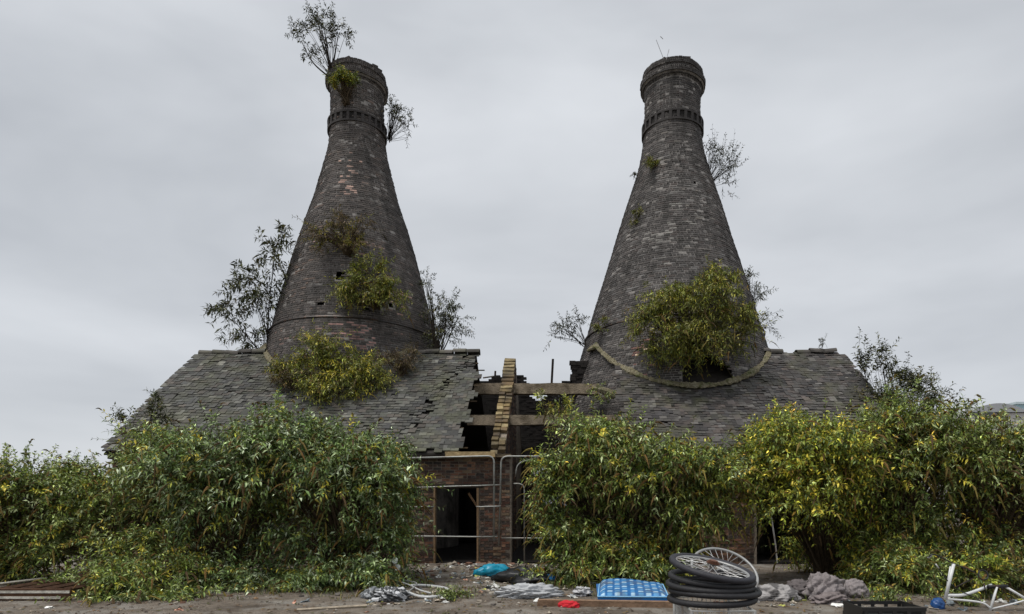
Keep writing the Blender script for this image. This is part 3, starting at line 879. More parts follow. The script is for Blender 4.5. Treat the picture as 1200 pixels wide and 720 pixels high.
def shrub(name, label, base, lumps, kind='grey', leaf=.14, lw=.31, Ls=(.3, .62), nodes=8, clus=True, spikes=.2, connect=.25, droop=.28, up=.3,
          seed=1, cat='bush', group=None, inner=.3, twig=.0045, stems=5, trunk=.03, gain=1.0, out=.75, kmix=.0, low=None, spike_len=.24, fill=.3):
    global NLEAF
    r_ = np.random.default_rng(seed)
    base = np.asarray(base, float)
    e = empty(name, base, label, cat, group)
    P0, D0, SL_, U_ = [], [], [], []
    cents = []
    for (px, py, d, rx, ry, rd, n) in lumps:
        c = W(px, py, d); R3 = np.array([rx*d/F, rd, ry*d/F])
        cents.append(c)
        nc = max(3, n//15)
        uc = r_.normal(0, 1, (nc, 3)); uc[:, 1] -= .45; uc[:, 2] += .25
        uc /= np.linalg.norm(uc, axis=1, keepdims=True)
        ci_ = r_.integers(0, nc, n)
        u = (uc[ci_]+r_.normal(0, 1, (n, 3))*[.24, .2, .085]) if clus else (r_.normal(0, 1, (n, 3))+np.array([0, -.2, .2]))
        u /= np.linalg.norm(u, axis=1, keepdims=True)
        f = (r_.uniform(.5, 1.12, nc)[ci_] if clus else 1.0)*r_.uniform(.7 if clus else .25, 1.05, n)
        f = np.where(r_.random(n) < inner*.5, r_.uniform(.1, .6, n), f)
        # lumpy outline
        f *= 1+.22*np.sin(u[:, 0]*5+seed)*np.sin(u[:, 2]*6+seed*1.7)+.1*r_.normal(0, 1, n)
        if fill:
            ni = int(n*fill); ui = r_.normal(0, 1, (ni, 3)); ui /= np.linalg.norm(ui, axis=1, keepdims=True)
            u = np.vstack([u, ui]); f = np.concatenate([f, r_.uniform(.05, .62, ni)]); n += ni
        p = c+u*R3*f[:, None]
        P0.append(p)
        dd = u*out+np.array([0, 0, up])+r_.normal(0, .38, (n, 3))
        D0.append(dd/np.linalg.norm(dd, axis=1, keepdims=True))
        SL_.append(r_.uniform(Ls[0], Ls[1], n)); U_.append(u)
    P0 = np.vstack(P0); D0 = np.vstack(D0); SLn = np.concatenate(SL_)
    if low is not None:
        k = P0[:, 2] > low
        P0, D0, SLn = P0[k], D0[k], SLn[k]
    S = len(P0)
    lng = r_.random(S) < .09
    SLn = np.where(lng, SLn*r_.uniform(1.3, 1.9, S), SLn); D0 = np.where(lng[:, None], D0+np.array([0, 0, .35]), D0); D0 /= np.linalg.norm(D0, axis=1, keepdims=True)
    t = np.linspace(.12, 1, nodes)**.85
    grav = np.array([0, 0, -1.0])
    dr = droop*r_.uniform(.5, 1.5, S)
    path = P0[:, None]+D0[:, None]*SLn[:, None, None]*t[None, :, None]+grav*(dr*SLn)[:, None, None]*(t**2)[None, :, None]
    tan = D0[:, None]+grav*2*dr[:, None, None]*t[None, :, None]
    tan /= np.linalg.norm(tan, axis=-1, keepdims=True)
    # keep everything above the soil
    path[..., 2] = np.maximum(path[..., 2], .06+.02*r_.random(path.shape[:2]))
    s1 = perp(tan[:, :1], r_)
    s1 = np.repeat(s1, nodes, 1)
    s1 -= tan*(s1*tan).sum(-1, keepdims=True); s1 /= np.linalg.norm(s1, axis=-1, keepdims=True)+1e-9
    s2 = np.cross(tan, s1)
    alt = (np.arange(nodes) % 2)[None, :, None]
    side = np.where(alt == 0, s1, s2)
    bpos = np.concatenate([path, path], 1)
    sd = np.concatenate([side, -side], 1)
    tn = np.concatenate([tan, tan], 1)
    tt = np.concatenate([t, t])[None, :]
    ld = tn*.6+sd*.9+grav*.08+r_.normal(0, .22, sd.shape)
    ld /= np.linalg.norm(ld, axis=-1, keepdims=True)
    ln = leaf*(1.1-.4*tt)*r_.uniform(.65, 1.25, bpos.shape[:2])
    sidev = np.cross(ld, np.array([0, 0, 1.0])+r_.normal(0, .45, ld.shape)); sidev /= np.linalg.norm(sidev, axis=-1, keepdims=True)+1e-9
    nv = np.cross(sidev, ld)
    l1 = ln[..., None]; w = lw*.5*l1
    b0 = bpos
    mid = b0+ld*l1*.45+nv*l1*.0
    lft = b0+ld*l1*.42+sidev*w+nv*l1*.05
    rgt = b0+ld*l1*.42-sidev*w+nv*l1*.05
    tip = b0+ld*l1*.97+grav*l1*r_.uniform(.0, .28, l1.shape)
    V = np.stack([b0, rgt, tip, lft, mid], 2).reshape(-1, 3)
    nl = len(V)//5
    keep = r_.random(nl) > .06
    fr = np.array([[0, 1, 4], [1, 2, 4], [2, 3, 4], [3, 0, 4]])
    Fl = (np.arange(nl)[keep][:, None, None]*5+fr[None]).reshape(-1, 3)
    p, wgt = palette(kind, 7, r_)
    ci = r_.choice(7, S, p=wgt)                      # each shoot has a tone of its own
    cl = np.repeat(ci[:, None], 2*nodes, 1)
    own = r_.random(cl.shape) < .45
    cl = np.where(own, r_.choice(7, cl.shape, p=wgt), cl)
    gain = gain*(1.85 if kind not in ('dark', 'dry') else 1.1)
    C = p[cl]*r_.lognormal(-.08, .45, cl.shape)[..., None]*gain
    if kmix:
        p2, w2 = palette('yellow', 7, r_)
        mk = r_.random(S) < kmix
        C[mk] = p2[r_.choice([2, 5, 5, 0], (mk.sum(), 2*nodes))]*r_.uniform(.8, 1.3, (mk.sum(), 2*nodes, 1))*gain
    C = np.repeat(C.reshape(-1, 3), 5, 0)
    o = link('foliage', np_mesh('foliage', V-base, Fl, C), M['leaf_dry' if kind == 'dry' else 'leaf'], e)
    o['kind'] = 'stuff'
    NLEAF += nl
    # twigs
    idx = np.linspace(0, nodes-1, 5).astype(int)
    tp = path[:, idx]
    tp = np.concatenate([P0[:, None], tp], 1); m = tp.shape[1]
    A = np.concatenate([s1[:, :1], s1[:, idx]], 1); B = np.concatenate([s2[:, :1], s2[:, idx]], 1)
    rr = twig*np.linspace(1.3, .5, m)[None, :, None]
    ring = np.stack([tp+A*rr, tp-A*rr*.5+B*rr*.87, tp-A*rr*.5-B*rr*.87], 2)
    Vt = ring.reshape(-1, 3)
    bi = (np.arange(S)[:, None]*m+np.arange(m-1)[None])*3
    Qt = np.stack([np.stack([bi+k, bi+(k+1) % 3, bi+3+(k+1) % 3, bi+3+k], -1) for k in range(3)], 2).reshape(-1, 4)
    Ct = np.tile(lin((92, 84, 56) if kind not in ('dark',) else (52, 46, 38)), (len(Vt), 1))
    o = link('twigs', np_mesh('twigs', Vt-base, Qt, Ct), M['bark'], e); o['kind'] = 'stuff'
    # connecting branches from the root to shoots
    br = MB(base)
    tr = base+np.array([0, 0, .02])
    sel = np.where(r_.random(S) < connect)[0]
    for q in sel:
        a = tr+r_.normal(0, .06, 3)*[1, 1, 0]; b = P0[q]
        h = a*.45+b*.55; h[2] = a[2]+(b[2]-a[2])*r_.uniform(.45, .75); h[:2] = a[:2]+(b[:2]-a[:2])*r_.uniform(.2, .45)
        ts = np.linspace(0, 1, 7)[:, None]
        P = (1-ts)**2*a+2*ts*(1-ts)*h+ts**2*b
        br.tube(P, np.linspace(trunk*.35, twig*1.2, 7), 4, c=lin((78, 66, 50) if kind != 'dark' else (44, 38, 32)), cap=False)
    if br.n:
        o = br.build('branches', M['bark'], e); o['kind'] = 'stuff'
    for c in cents[:stems]:
        a = tr+r_.normal(0, .05, 3)*[1, 1, 0]; a[2] = base[2]-.03
        h = (a+c)/2+r_.normal(0, .08, 3)
        MB(base).tube(rnd_poly([a, h, c], 5), np.linspace(trunk, trunk*.4, 11), 6, c=lin((80, 68, 52) if kind != 'dark' else (46, 40, 34))).build('stem', M['bark'], e, smooth=True)
    # drooping flower spikes
    sp = np.where((r_.random(S) < spikes))[0]
    if len(sp):
        K = 6; n = 5
        ts = np.linspace(0, 1, K)
        end = path[sp, -1]; dt = tan[sp, -1]*.75+r_.normal(0, .25, (len(sp), 3))+np.array([0, 0, .28])
        dt /= np.linalg.norm(dt, axis=1, keepdims=True)
        sl = spike_len*r_.uniform(.6, 1.25, len(sp))
        pth = end[:, None]+dt[:, None]*sl[:, None, None]*ts[None, :, None]+grav*(sl*.75)[:, None, None]*(ts**2)[None, :, None]
        A = perp(dt, r_)[:, None]; B = np.cross(dt[:, None], A)
        rad = (np.array([.5, 1, 1, .85, .6, .15])*.019)[None, :]*r_.uniform(.6, 1.3, (len(sp), K))
        th = np.arange(n)*2*math.pi/n
        Vs_ = pth[:, :, None]+rad[..., None, None]*(np.cos(th)[None, None, :, None]*A[:, :, None]+np.sin(th)[None, None, :, None]*B[:, :, None])*r_.uniform(.6, 1.4, (len(sp), K, n, 1))
        bi = (np.arange(len(sp))[:, None]*K+np.arange(K-1)[None])*n
        Qs = np.stack([np.stack([bi+k, bi+(k+1) % n, bi+n+(k+1) % n, bi+n+k], -1) for k in range(n)], 2).reshape(-1, 4)
        pc = lin([[98, 84, 44], [88, 82, 42], [106, 82, 44], [80, 64, 42], [124, 110, 56]])*gain*.7
        Cs = np.repeat(pc[r_.integers(0, 5, len(sp))]*r_.uniform(.7, 1.15, (len(sp), 1)), K*n, 0)
        o = link('flower_spikes', np_mesh('flower_spikes', Vs_.reshape(-1, 3)-base, Qs, Cs), M['spike'], e); o['kind'] = 'stuff'
    return e
def gb(px, d):
    x = (px-PX)*d/F
    return np.array([x, d, gz(x, d)])

D = 1.35
N = lambda n: int(n*D)
# --- the thicket in front, left side
shrub('buddleia_bush', 'olive green bush with scattered orange leaves next to the low timber frame', gb(10, 13.2),
      [(-50, 585, 12.85, 60, 55, 1.34, N(162)), (25, 580, 13.05, 52, 48, 1.34, N(356)), (85, 582, 13.35, 48, 46, 1.23, N(302)), (5, 630, 13.45, 50, 38, 0.8, N(144)), (60, 625, 13.3, 45, 42, 0.8, N(190)), (20, 665, 12.9, 60, 22, 0.6, N(170))],
      'mid', seed=41, leaf=.105, lw=.42, kmix=.05, spikes=.28)
shrub('buddleia_bush', 'leafy bush spilling low over the ground below the left roof corner', gb(150, 12.6),
      [(130, 595, 13.35, 55, 42, 1.1, N(289)), (195, 548, 13.05, 38, 42, 1.12, N(280)), (115, 630, 12.95, 52, 40, 0.8, N(187)), (175, 622, 12.95, 50, 42, 0.8, N(170)), (130, 688, 11.05, 70, 20, 0.5, N(149)), (205, 685, 11.25, 55, 20, 0.5, N(104)), (165, 655, 11.95, 80, 25, 0.5, N(130)), (120, 700, 10.4, 55, 12, 0.4, N(55)), (195, 697, 10.6, 45, 12, 0.4, N(45))],
      'mid', seed=42, leaf=.12, lw=.3, kmix=.03, spikes=.25)
shrub('buddleia_bush', 'dense silvery green bush beneath the slate roof with dark hollow at its foot', gb(265, 12.4),
      [(240, 565, 12.45, 52, 48, 1.34, N(388)), (300, 560, 12.35, 48, 48, 1.34, N(367)), (250, 622, 12.85, 55, 40, 0.8, N(178)), (320, 612, 12.85, 46, 42, 0.8, N(161)), (275, 668, 12.25, 70, 24, 0.5, N(110)), (275, 685, 11.5, 60, 12, 0.35, N(55))],
      'grey', seed=43, leaf=.135, lw=.29, spikes=.28, kmix=.015)
shrub('buddleia_bush', 'tall grey-green bush with drooping spikes crowding the tubular gate', gb(405, 12.6),
      [(350, 538, 12.45, 46, 44, 1.23, N(378)), (412, 555, 12.45, 46, 48, 1.23, N(378)), (450, 570, 12.45, 28, 52, 1.01, N(248)), (380, 618, 12.75, 58, 42, 0.8, N(195)), (445, 640, 12.45, 36, 36, 0.7, N(144)), (385, 670, 12.05, 75, 22, 0.5, N(123)), (380, 684, 11.6, 55, 12, 0.35, N(55)), (440, 676, 11.6, 28, 14, 0.4, N(60))],
      'grey', seed=44, spikes=.36, kmix=.025)
# --- the middle
shrub('buddleia_bush', 'wide olive bush with rusty spikes in front of the leaning metal sheet', gb(735, 12.9),
      [(705, 530, 12.85, 44, 42, 1.12, N(324)), (765, 550, 12.65, 50, 40, 1.12, N(345)), (815, 575, 12.55, 36, 42, 1.12, N(291)), (672, 590, 13.05, 38, 46, 0.9, N(238)), (735, 605, 12.95, 56, 42, 0.9, N(238)), (795, 622, 12.95, 40, 38, 0.8, N(153)), (672, 640, 12.75, 46, 28, 0.6, N(161)), (655, 570, 12.9, 28, 30, 0.6, N(90)), (755, 655, 13.05, 55, 22, 0.5, N(71)), (735, 668, 12.1, 55, 16, 0.5, N(120)), (672, 668, 12.2, 40, 14, 0.4, N(80))],
      'mid', seed=45, spikes=.45, kmix=.03)
shrub('buddleia_sprig', 'arching leafy sprig in front of the lower purlin', W(655, 515, 14.8),
      [(660, 480, 15.3, 22, 14, .35, 13), (640, 480, 15.3, 16, 10, .3, 6)], 'olive', seed=46, spikes=.1, connect=1, stems=1, trunk=.015, leaf=.17, droop=.7, cat='plant')
# --- right side
shrub('buddleia_bush', 'yellowing bush overhanging the dark doorway under the right slate roof', gb(965, 13.4),
      [(915, 538, 12.65, 48, 40, 1.12, N(356)), (965, 540, 12.45, 46, 42, 1.12, N(345)), (930, 575, 12.15, 45, 32, 0.9, N(216)), (985, 600, 13.35, 40, 42, 0.8, N(178)), (1000, 645, 13.1, 32, 30, 0.6, N(150)), (965, 640, 14.2, 40, 26, 0.5, N(120)), (960, 590, 12.9, 44, 34, 0.8, N(170)), (880, 560, 12.85, 28, 40, 0.78, N(129))],  # low rear lumps added to shade the ground at the doorway
      'yellow', seed=47, leaf=.115, lw=.38, spikes=.12, kmix=.08)
shrub('buddleia_bush', 'mixed green and amber bush behind the heap of grey rubbish sacks', gb(1040, 12.7),
      [(1040, 525, 12.65, 55, 50, 1.23, N(367)), (1090, 540, 12.45, 50, 50, 1.23, N(324)), (1040, 600, 12.95, 50, 42, 0.9, N(204)), (1085, 625, 12.75, 44, 36, 0.7, N(136)), (1030, 655, 12.35, 50, 26, 0.6, N(123)), (1090, 665, 11.95, 45, 24, 0.5, N(110)), (1050, 678, 11.3, 50, 18, 0.45, N(130))],
      'mid', seed=48, leaf=.13, lw=.28, spikes=.3, kmix=.06)
shrub('buddleia_bush', 'broad brownish green bush standing above the white bicycle frame', gb(1160, 12.2),
      [(1130, 540, 12.25, 50, 45, 1.23, N(291)), (1190, 545, 11.95, 55, 50, 1.23, N(367)), (1150, 605, 12.65, 50, 42, 0.85, N(187)), (1210, 615, 12.45, 48, 44, 0.8, N(153)), (1260, 570, 11.75, 60, 60, 1.23, N(172)), (1150, 660, 11.75, 55, 28, 0.55, N(130)), (1220, 660, 11.55, 45, 30, 0.5, N(91)), (1130, 680, 10.9, 40, 18, 0.4, N(90))],
      'mid', seed=49, leaf=.115, lw=.32, spikes=.4, kmix=.06, gain=.95)
shrub('buddleia_bush', 'small yellow-leaved shrub growing through the white bicycle frame', gb(1150, 10.5),
      [(1150, 668, 10.5, 26, 12, .3, 46), (1165, 680, 10.4, 24, 12, .3, 26)], 'yellow', seed=50, spikes=.05, leaf=.11, Ls=(.15, .3), nodes=6, cat='plant', trunk=.012, stems=2)
shrub('upright_sapling', 'tall sapling with upright leafy stems beside the right gable', gb(1062, 18.5),
      [(1012, 430, 18.4, 8, 26, .3, 26), (1035, 432, 18.5, 9, 28, .3, 28), (1050, 450, 18.5, 14, 18, .4, 30), (1070, 460, 18.3, 22, 20, .5, 60), (1040, 480, 18, 40, 20, .6, 110), (1090, 485, 17.5, 30, 22, .6, 70)],
      'dark', seed=51, clus=False, fill=0, spikes=0, leaf=.16, up=1.3, out=.25, droop=.1, connect=.3, stems=6, trunk=.03, cat='tree', gain=1.35)
shrub('ridge_weed', 'small dark weed growing on the right roof ridge tiles', W(964, 409, 20.2), [(964, 403, 20.2, 3, 4, .05, 7)], 'dark', seed=52, spikes=0, leaf=.1, Ls=(.1, .22), nodes=5, up=1.2, out=.3, cat='plant', trunk=.01, stems=1, connect=1)
shrub('roof_weed', 'spindly leafy sprig standing above the left roof verge', gb(150, 15.3), [(147, 497, 15.4, 8, 8, .2, 12), (186, 472, 15.7, 5, 8, .15, 9), (184, 490, 15.5, 10, 10, .2, 16)], 'dark', seed=53, spikes=0, leaf=.14, Ls=(.2, .4), nodes=6, up=.9, cat='plant', trunk=.012, stems=3, gain=1.4, connect=.5)

# --- plants rooted in the kilns
def ks(kx, R, px, py, dz=0):
    """point on a kiln's face seen at that pixel"""
    d = 20.0
    for _ in range(30):
        p = W(px, py, d); r = float(R(p[2])); dx = p[0]-kx
        d = .5*d+.5*(AX-math.sqrt(max(r*r-dx*dx, 0)))
    return W(px, py, d)
p = ks(LX, RL, 388, 92)
shrub('rim_sapling', 'bare-stemmed sapling leaning out from the top rim of the brown kiln', p+np.array([0, .05, 0]),
      [(375, 42, 21.6, 24, 16, .7, 46), (353, 48, 21.6, 13, 9, .5, 20), (396, 43, 21.6, 13, 12, .5, 22), (378, 24, 21.6, 16, 8, .4, 18), (364, 64, 21.6, 10, 6, .3, 8)],
      'dark', seed=61, clus=False, fill=0, spikes=0, leaf=.15, lw=.3, Ls=(.25, .45), nodes=6, connect=.18, droop=.15, up=.6, cat='tree', trunk=.03, stems=4, inner=.5, gain=.8)
p = ks(LX, RL, 406, 124)
shrub('neck_shrub', 'yellow-green shrub growing up the neck of the brown kiln', p,
      [(405, 97, p[1]-.25, 14, 9, .25, 60), (395, 103, p[1]-.2, 6, 7, .2, 22), (415, 100, p[1]-.25, 8, 8, .2, 26)], 'yellow', seed=62, spikes=0, leaf=.11, Ls=(.2, .4), nodes=7, connect=.5, up=.9, droop=.15, trunk=.025, stems=3, gain=.72, cat='shrub')
p = ks(LX, RL, 450, 150)
shrub('side_shrub', 'sparse twiggy shrub jutting from the right of the brown kiln neck', p+np.array([0, .6, -.1]),
      [(466, 136, 22.3, 11, 10, .4, 32), (458, 128, 22.3, 6, 6, .3, 12), (478, 145, 22.3, 7, 6, .3, 12), (476, 162, 22.3, 2, 5, .1, 3)], 'dark', seed=63, clus=False, fill=0, spikes=0, leaf=.13, Ls=(.2, .4), nodes=5, connect=.7, trunk=.02, stems=2, gain=.8, cat='shrub', inner=.5)
p = ks(LX, RL, 408, 300)
shrub('dry_shrub', 'straggly half-dry shrub on the middle of the brown kiln', p,
      [(385, 272, p[1]-.25, 18, 14, .3, 62), (412, 285, p[1]-.25, 18, 12, .3, 60), (398, 258, p[1]-.2, 16, 8, .2, 22), (422, 268, p[1]-.2, 10, 8, .2, 18)], 'dry', seed=64, spikes=.1, leaf=.13, lw=.22, Ls=(.3, .6), nodes=7, connect=.6, trunk=.025, stems=3, gain=.6, kmix=.35, cat='shrub')
p = ks(LX, RL, 440, 362)
shrub('kiln_shrub', 'bright olive shrub in the middle of the brown kiln', p,
      [(432, 328, p[1]-.45, 26, 15, .4, 110), (460, 336, p[1]-.35, 15, 18, .4, 74), (412, 342, p[1]-.35, 15, 12, .4, 60), (448, 352, p[1]-.35, 22, 8, .3, 46)], 'olive', seed=65, fill=.1, spikes=.1, leaf=.15, lw=.24, Ls=(.3, .6), nodes=8, connect=.4, trunk=.03, stems=4, gain=.88, cat='shrub')
p = W(390, 455, 18.5)
shrub('kiln_shrub', 'spreading golden bush covering the foot of the brown kiln on the slates', np.array([p[0], 18.6, roof_z(18.6)+.02]),
      [(372, 415, 18.7, 28, 17, .5, 150), (412, 435, 18.4, 34, 20, .6, 200), (345, 438, 18.5, 20, 16, .5, 100), (435, 445, 18.5, 26, 14, .5, 110), (395, 460, 18.0, 46, 9, .4, 140)], 'olive', seed=66, fill=.15, spikes=.1, leaf=.15, lw=.26, Ls=(.35, .65), nodes=8, connect=.25, trunk=.03, stems=5, kmix=.12, gain=.85, cat='bush')
p = W(470, 440, 18.9)
shrub('dry_shrub', 'withered brown shrub along the mossy collar of the brown kiln', np.array([p[0], 19.0, roof_z(19.0)+.03]),
      [(466, 424, 19.0, 22, 12, .3, 90), (486, 415, 19.3, 10, 9, .25, 28), (335, 455, 18.3, 16, 14, .3, 50)], 'dry', seed=67, spikes=0, leaf=.09, lw=.3, Ls=(.25, .5), nodes=7, connect=.4, trunk=.02, stems=2, gain=.62, cat='shrub')
shrub('roof_tree', 'tall airy sapling with drooping leaves on the ridge left of the brown kiln', np.array(W(315, 425, 20.9)),
      [(322, 300, 21, 20, 20, .6, 34), (290, 335, 21, 28, 22, .7, 50), (268, 368, 21, 16, 20, .6, 30), (312, 355, 21, 22, 26, .6, 44), (298, 398, 21, 28, 12, .6, 40), (330, 275, 21, 10, 8, .3, 9), (333, 330, 21, 8, 22, .4, 16)],
      'dark', seed=68, clus=False, fill=0, spikes=.05, leaf=.25, lw=.24, Ls=(.35, .65), nodes=6, connect=.05, droop=.55, up=.4, cat='tree', trunk=.026, stems=5, inner=.5, gain=1.0)
shrub('roof_tree', 'bushy dark sapling on the ridge right of the brown kiln', np.array(W(512, 420, 20.9)),
      [(522, 365, 21.2, 18, 20, .5, 64), (520, 392, 21.2, 20, 16, .5, 66), (535, 375, 21.2, 10, 14, .4, 24), (500, 335, 21.6, 6, 18, .3, 18), (508, 370, 21.6, 10, 20, .4, 24)],
      'dark', seed=69, clus=False, fill=0, spikes=0, leaf=.14, lw=.3, Ls=(.25, .5), nodes=6, connect=.2, droop=.3, cat='tree', trunk=.03, stems=4, inner=.5, gain=1.2)
# grey kiln
p = ks(RX, RR, 815, 420)
shrub('kiln_shrub', 'large bushy olive shrub hanging over the arched hole in the grey kiln', p,
      [(800, 360, p[1]-.5, 38, 24, .6, 190), (835, 352, p[1]-.4, 30, 26, .6, 150), (768, 380, p[1]-.2, 26, 22, .5, 120), (855, 386, p[1]-.2, 20, 28, .5, 130), (805, 390, p[1]-.6, 44, 18, .5, 160), (775, 415, p[1]-.3, 16, 18, .4, 60), (845, 330, p[1]+.1, 16, 10, .3, 50)],
      'olive', seed=71, fill=.2, spikes=.12, leaf=.16, lw=.25, Ls=(.35, .7), nodes=8, connect=.2, droop=.5, trunk=.04, stems=6, gain=.85, cat='bush')
p = ks(RX, RR, 765, 198)
shrub('kiln_tuft', 'small golden tuft on the shoulder of the grey kiln', p, [(765, 193, p[1]-.1, 6, 8, .15, 50)], 'olive', seed=72, spikes=0, leaf=.09, Ls=(.1, .25), nodes=6, trunk=.01, stems=1, gain=.75, cat='plant')
p = ks(RX, RR, 748, 252)
shrub('kiln_tuft', 'pair of tiny green tufts lower on the left face of the grey kiln', p, [(748, 247, p[1]-.08, 4, 5, .1, 22), (741, 260, p[1]-.05, 4, 4, .1, 16)], 'olive', seed=73, spikes=0, leaf=.08, Ls=(.1, .2), nodes=5, trunk=.01, stems=2, gain=.6, cat='plant')
p = ks(RX, RR, 746, 208)
shrub('kiln_tuft', 'tiny dark tuft on the left outline of the grey kiln shoulder', p, [(743, 206, p[1], 2.5, 3, .08, 9)], 'dark', seed=74, spikes=0, leaf=.08, Ls=(.08, .16), nodes=5, trunk=.01, stems=1, gain=.8, cat='plant')
shrub('side_shrub', 'fan of bare twigs with tiny leaves right of the grey kiln shoulder', W(828, 222, 22.2),
      [(845, 190, 22.2, 14, 20, .4, 44), (858, 195, 22.2, 9, 14, .4, 22), (836, 180, 22.2, 7, 14, .3, 18), (848, 215, 22.2, 8, 12, .3, 16)], 'dark', seed=75, clus=False, fill=0, spikes=0, leaf=.12, lw=.3, Ls=(.3, .55), nodes=5, connect=.3, droop=.0, up=.4, out=.7, trunk=.02, stems=3, gain=.7, cat='shrub', inner=.5)
shrub('side_shrub', 'wiry dark shrub at the right foot of the grey kiln', W(878, 400, 21.5),
      [(885, 350, 22, 8, 26, .4, 26), (895, 382, 21.8, 10, 10, .3, 18), (878, 330, 22, 6, 14, .3, 12)], 'dark', seed=76, clus=False, fill=0, spikes=0, leaf=.17, lw=.22, Ls=(.3, .6), nodes=6, connect=.7, droop=.4, trunk=.02, stems=3, gain=.9, cat='shrub', inner=.5)
shrub('side_shrub', 'wiry dark sprig at the left foot of the grey kiln', W(684, 405, 21.6),
      [(660, 385, 21.7, 14, 8, .3, 26), (678, 378, 21.7, 10, 8, .3, 18), (648, 396, 21.7, 6, 4, .2, 6)], 'dark', seed=77, clus=False, fill=0, spikes=0, leaf=.15, lw=.28, Ls=(.25, .45), nodes=5, connect=.4, droop=.15, trunk=.02, stems=2, gain=.8, cat='shrub', inner=.5)
p = ks(RX, RR, 706, 392)
shrub('kiln_tuft', 'thin pale sprig on the lower left face of the grey kiln', p, [(706, 384, p[1]-.15, 8, 9, .15, 22)], 'olive', seed=78, spikes=0, leaf=.11, Ls=(.15, .3), nodes=5, trunk=.012, stems=1, gain=.75, cat='plant')
m = MB(); m.tube([W(778, 70, 21.4), W(769, 47, 21.4)], .009, 4, c=(.25, .25, .26)); m.tube([W(781, 70, 21.4), W(784, 58, 21.4)], .009, 4, c=(.25, .25, .26)); m.tube([W(774, 43, 21.4), W(777, 46, 21.4)], .012, 4, c=(.25, .25, .26))
tag(m.build('wire_stalk', M['metal']), 'thin pale dead stalk on the rim of the grey kiln', 'stalk')
# ivy drips on the stub
p = W(700, 470, 17.9)
shrub('purlin_fern', 'little green sprig hanging from the mossy purlin stub', W(708, 466, 18.0), [(708, 468, 17.9, 12, 6, .2, 16), (700, 456, 18.2, 10, 4, .15, 10)], 'mid', seed=79, spikes=0, leaf=.1, Ls=(.15, .3), nodes=5, trunk=.01, stems=1, cat='plant')
# low weeds along the front
for q, (px, py, rx, kind, lb) in enumerate([(440, 690, 22, 'mid', 'low weeds among rubble beside the white hose'), (535, 697, 14, 'mid', 'patch of short grass in front of the doorway litter'), (1050, 700, 40, 'mid', 'low weeds growing behind the black crate'), (640, 655, 16, 'mid', 'low weeds under the bush beside the dark bag'), (1110, 703, 26, 'mid', 'dark weeds at the foot of the white bicycle frame')]):
    pt = G(px, py+4)
    shrub('weed_clump', lb, np.array([pt[0], pt[1], gz(pt[0], pt[1])]), [(px, py, pt[1], rx, 6, .35, 46)], kind, seed=90+q, spikes=0, leaf=.085, Ls=(.1, .25), nodes=6, trunk=.008, stems=1, connect=.3, cat='weeds', gain=.8)

# ------------------------------------------------------------------ rubbish in the yard
def crumple(name, label, cat, ctr, size, mat_, c, seed, sub=4, rough=.28, group=None, c2=None, freq=2.2, sign=-1, flat=False):
    import bmesh
    bm = bmesh.new()
    bmesh.ops.create_icosphere(bm, subdivisions=sub, radius=1)
    me = bpy.data.meshes.new(name); bm.to_mesh(me); bm.free()
    n = len(me.vertices); co = np.empty(n*3); me.vertices.foreach_get('co', co); co = co.reshape(-1, 3)
    r_ = np.random.default_rng(seed)
    f = np.zeros(n)
    for k in range(9):
        w = r_.normal(0, 1, 3)*freq*(1+.45*k); ph = r_.uniform(0, 6.28)
        f += (1-2*np.abs(np.sin(co @ w+ph+.8*np.sin(co @ r_.normal(0, 3, 3)))))/(1+.55*k)
    co = co*(1+sign*rough*f[:, None]*.55)
    co[:, 2] = np.where(co[:, 2] < -.35, -.35+(co[:, 2]+.35)*.1, co[:, 2])
    lo = co[:, 2].min()
    co[:, 2] -= lo
    co = co*np.array(size)/2*[1, 1, 1.0]/np.array([1, 1, .75])
    me.vertices.foreach_set('co', co.astype(np.float32).ravel())
    a = me.color_attributes.new('Col', 'FLOAT_COLOR', 'POINT')
    C = np.tile(np.append(np.asarray(c, float), 1), (n, 1))
    if c2 is not None:
        mk = np.sin(co @ r_.normal(0, 1, 3)*14/max(size)+r_.uniform(0, 6)) > .35
        C[mk, :3] = c2
    a.data.foreach_set('color', C.astype(np.float32).ravel())
    me.polygons.foreach_set('use_smooth', np.full(len(me.polygons), not flat)); me.update()
    x, y = ctr[0], ctr[1]
    o = link(name, me, mat_, None, (x, y, gz(x, y)-.012), (0, 0, r_.uniform(-.4, .4)))
    return tag(o, label, cat, group)
def at(px, py): return G(px, py)
Lc = lin
crumple('plastic_bag', 'crumpled turquoise plastic bag on the litter before the doorway', 'bag', at(577, 676), (.62, .45, .24), M['plastic'], Lc((20, 140, 170)), 1)
crumple('bin_bag', 'slumped black bag among the litter right of the doorway', 'bag', at(612, 682), (1.1, .6, .26), M['plastic'], Lc((26, 28, 30)), 2)
crumple('rag', 'dark red rag lying on the black bag', 'cloth', at(636, 682), (.42, .35, .24), M['cloth'], Lc((150, 40, 48)), 3)
crumple('rag', 'small blue rag beside the dark red rag', 'cloth', at(645, 684), (.2, .2, .18), M['cloth'], Lc((40, 100, 150)), 4)
crumple('plastic_bag', 'flattened white plastic bag in front of the black bag', 'bag', at(620, 699), (.85, .4, .2), M['plastic'], Lc((168, 170, 172)), 5, sub=5, rough=.35, freq=3.2)
crumple('plastic_bag', 'small white plastic bag left of the blue mattress', 'bag', at(682, 698), (.35, .3, .18), M['plastic'], Lc((180, 180, 182)), 6, sign=1, c2=Lc((70, 70, 72)))
crumple('red_rag', 'flat bright red scrap lying against the timber plank', 'cloth', at(667, 711), (.28, .2, .1), M['cloth'], Lc((190, 38, 48)), 7)
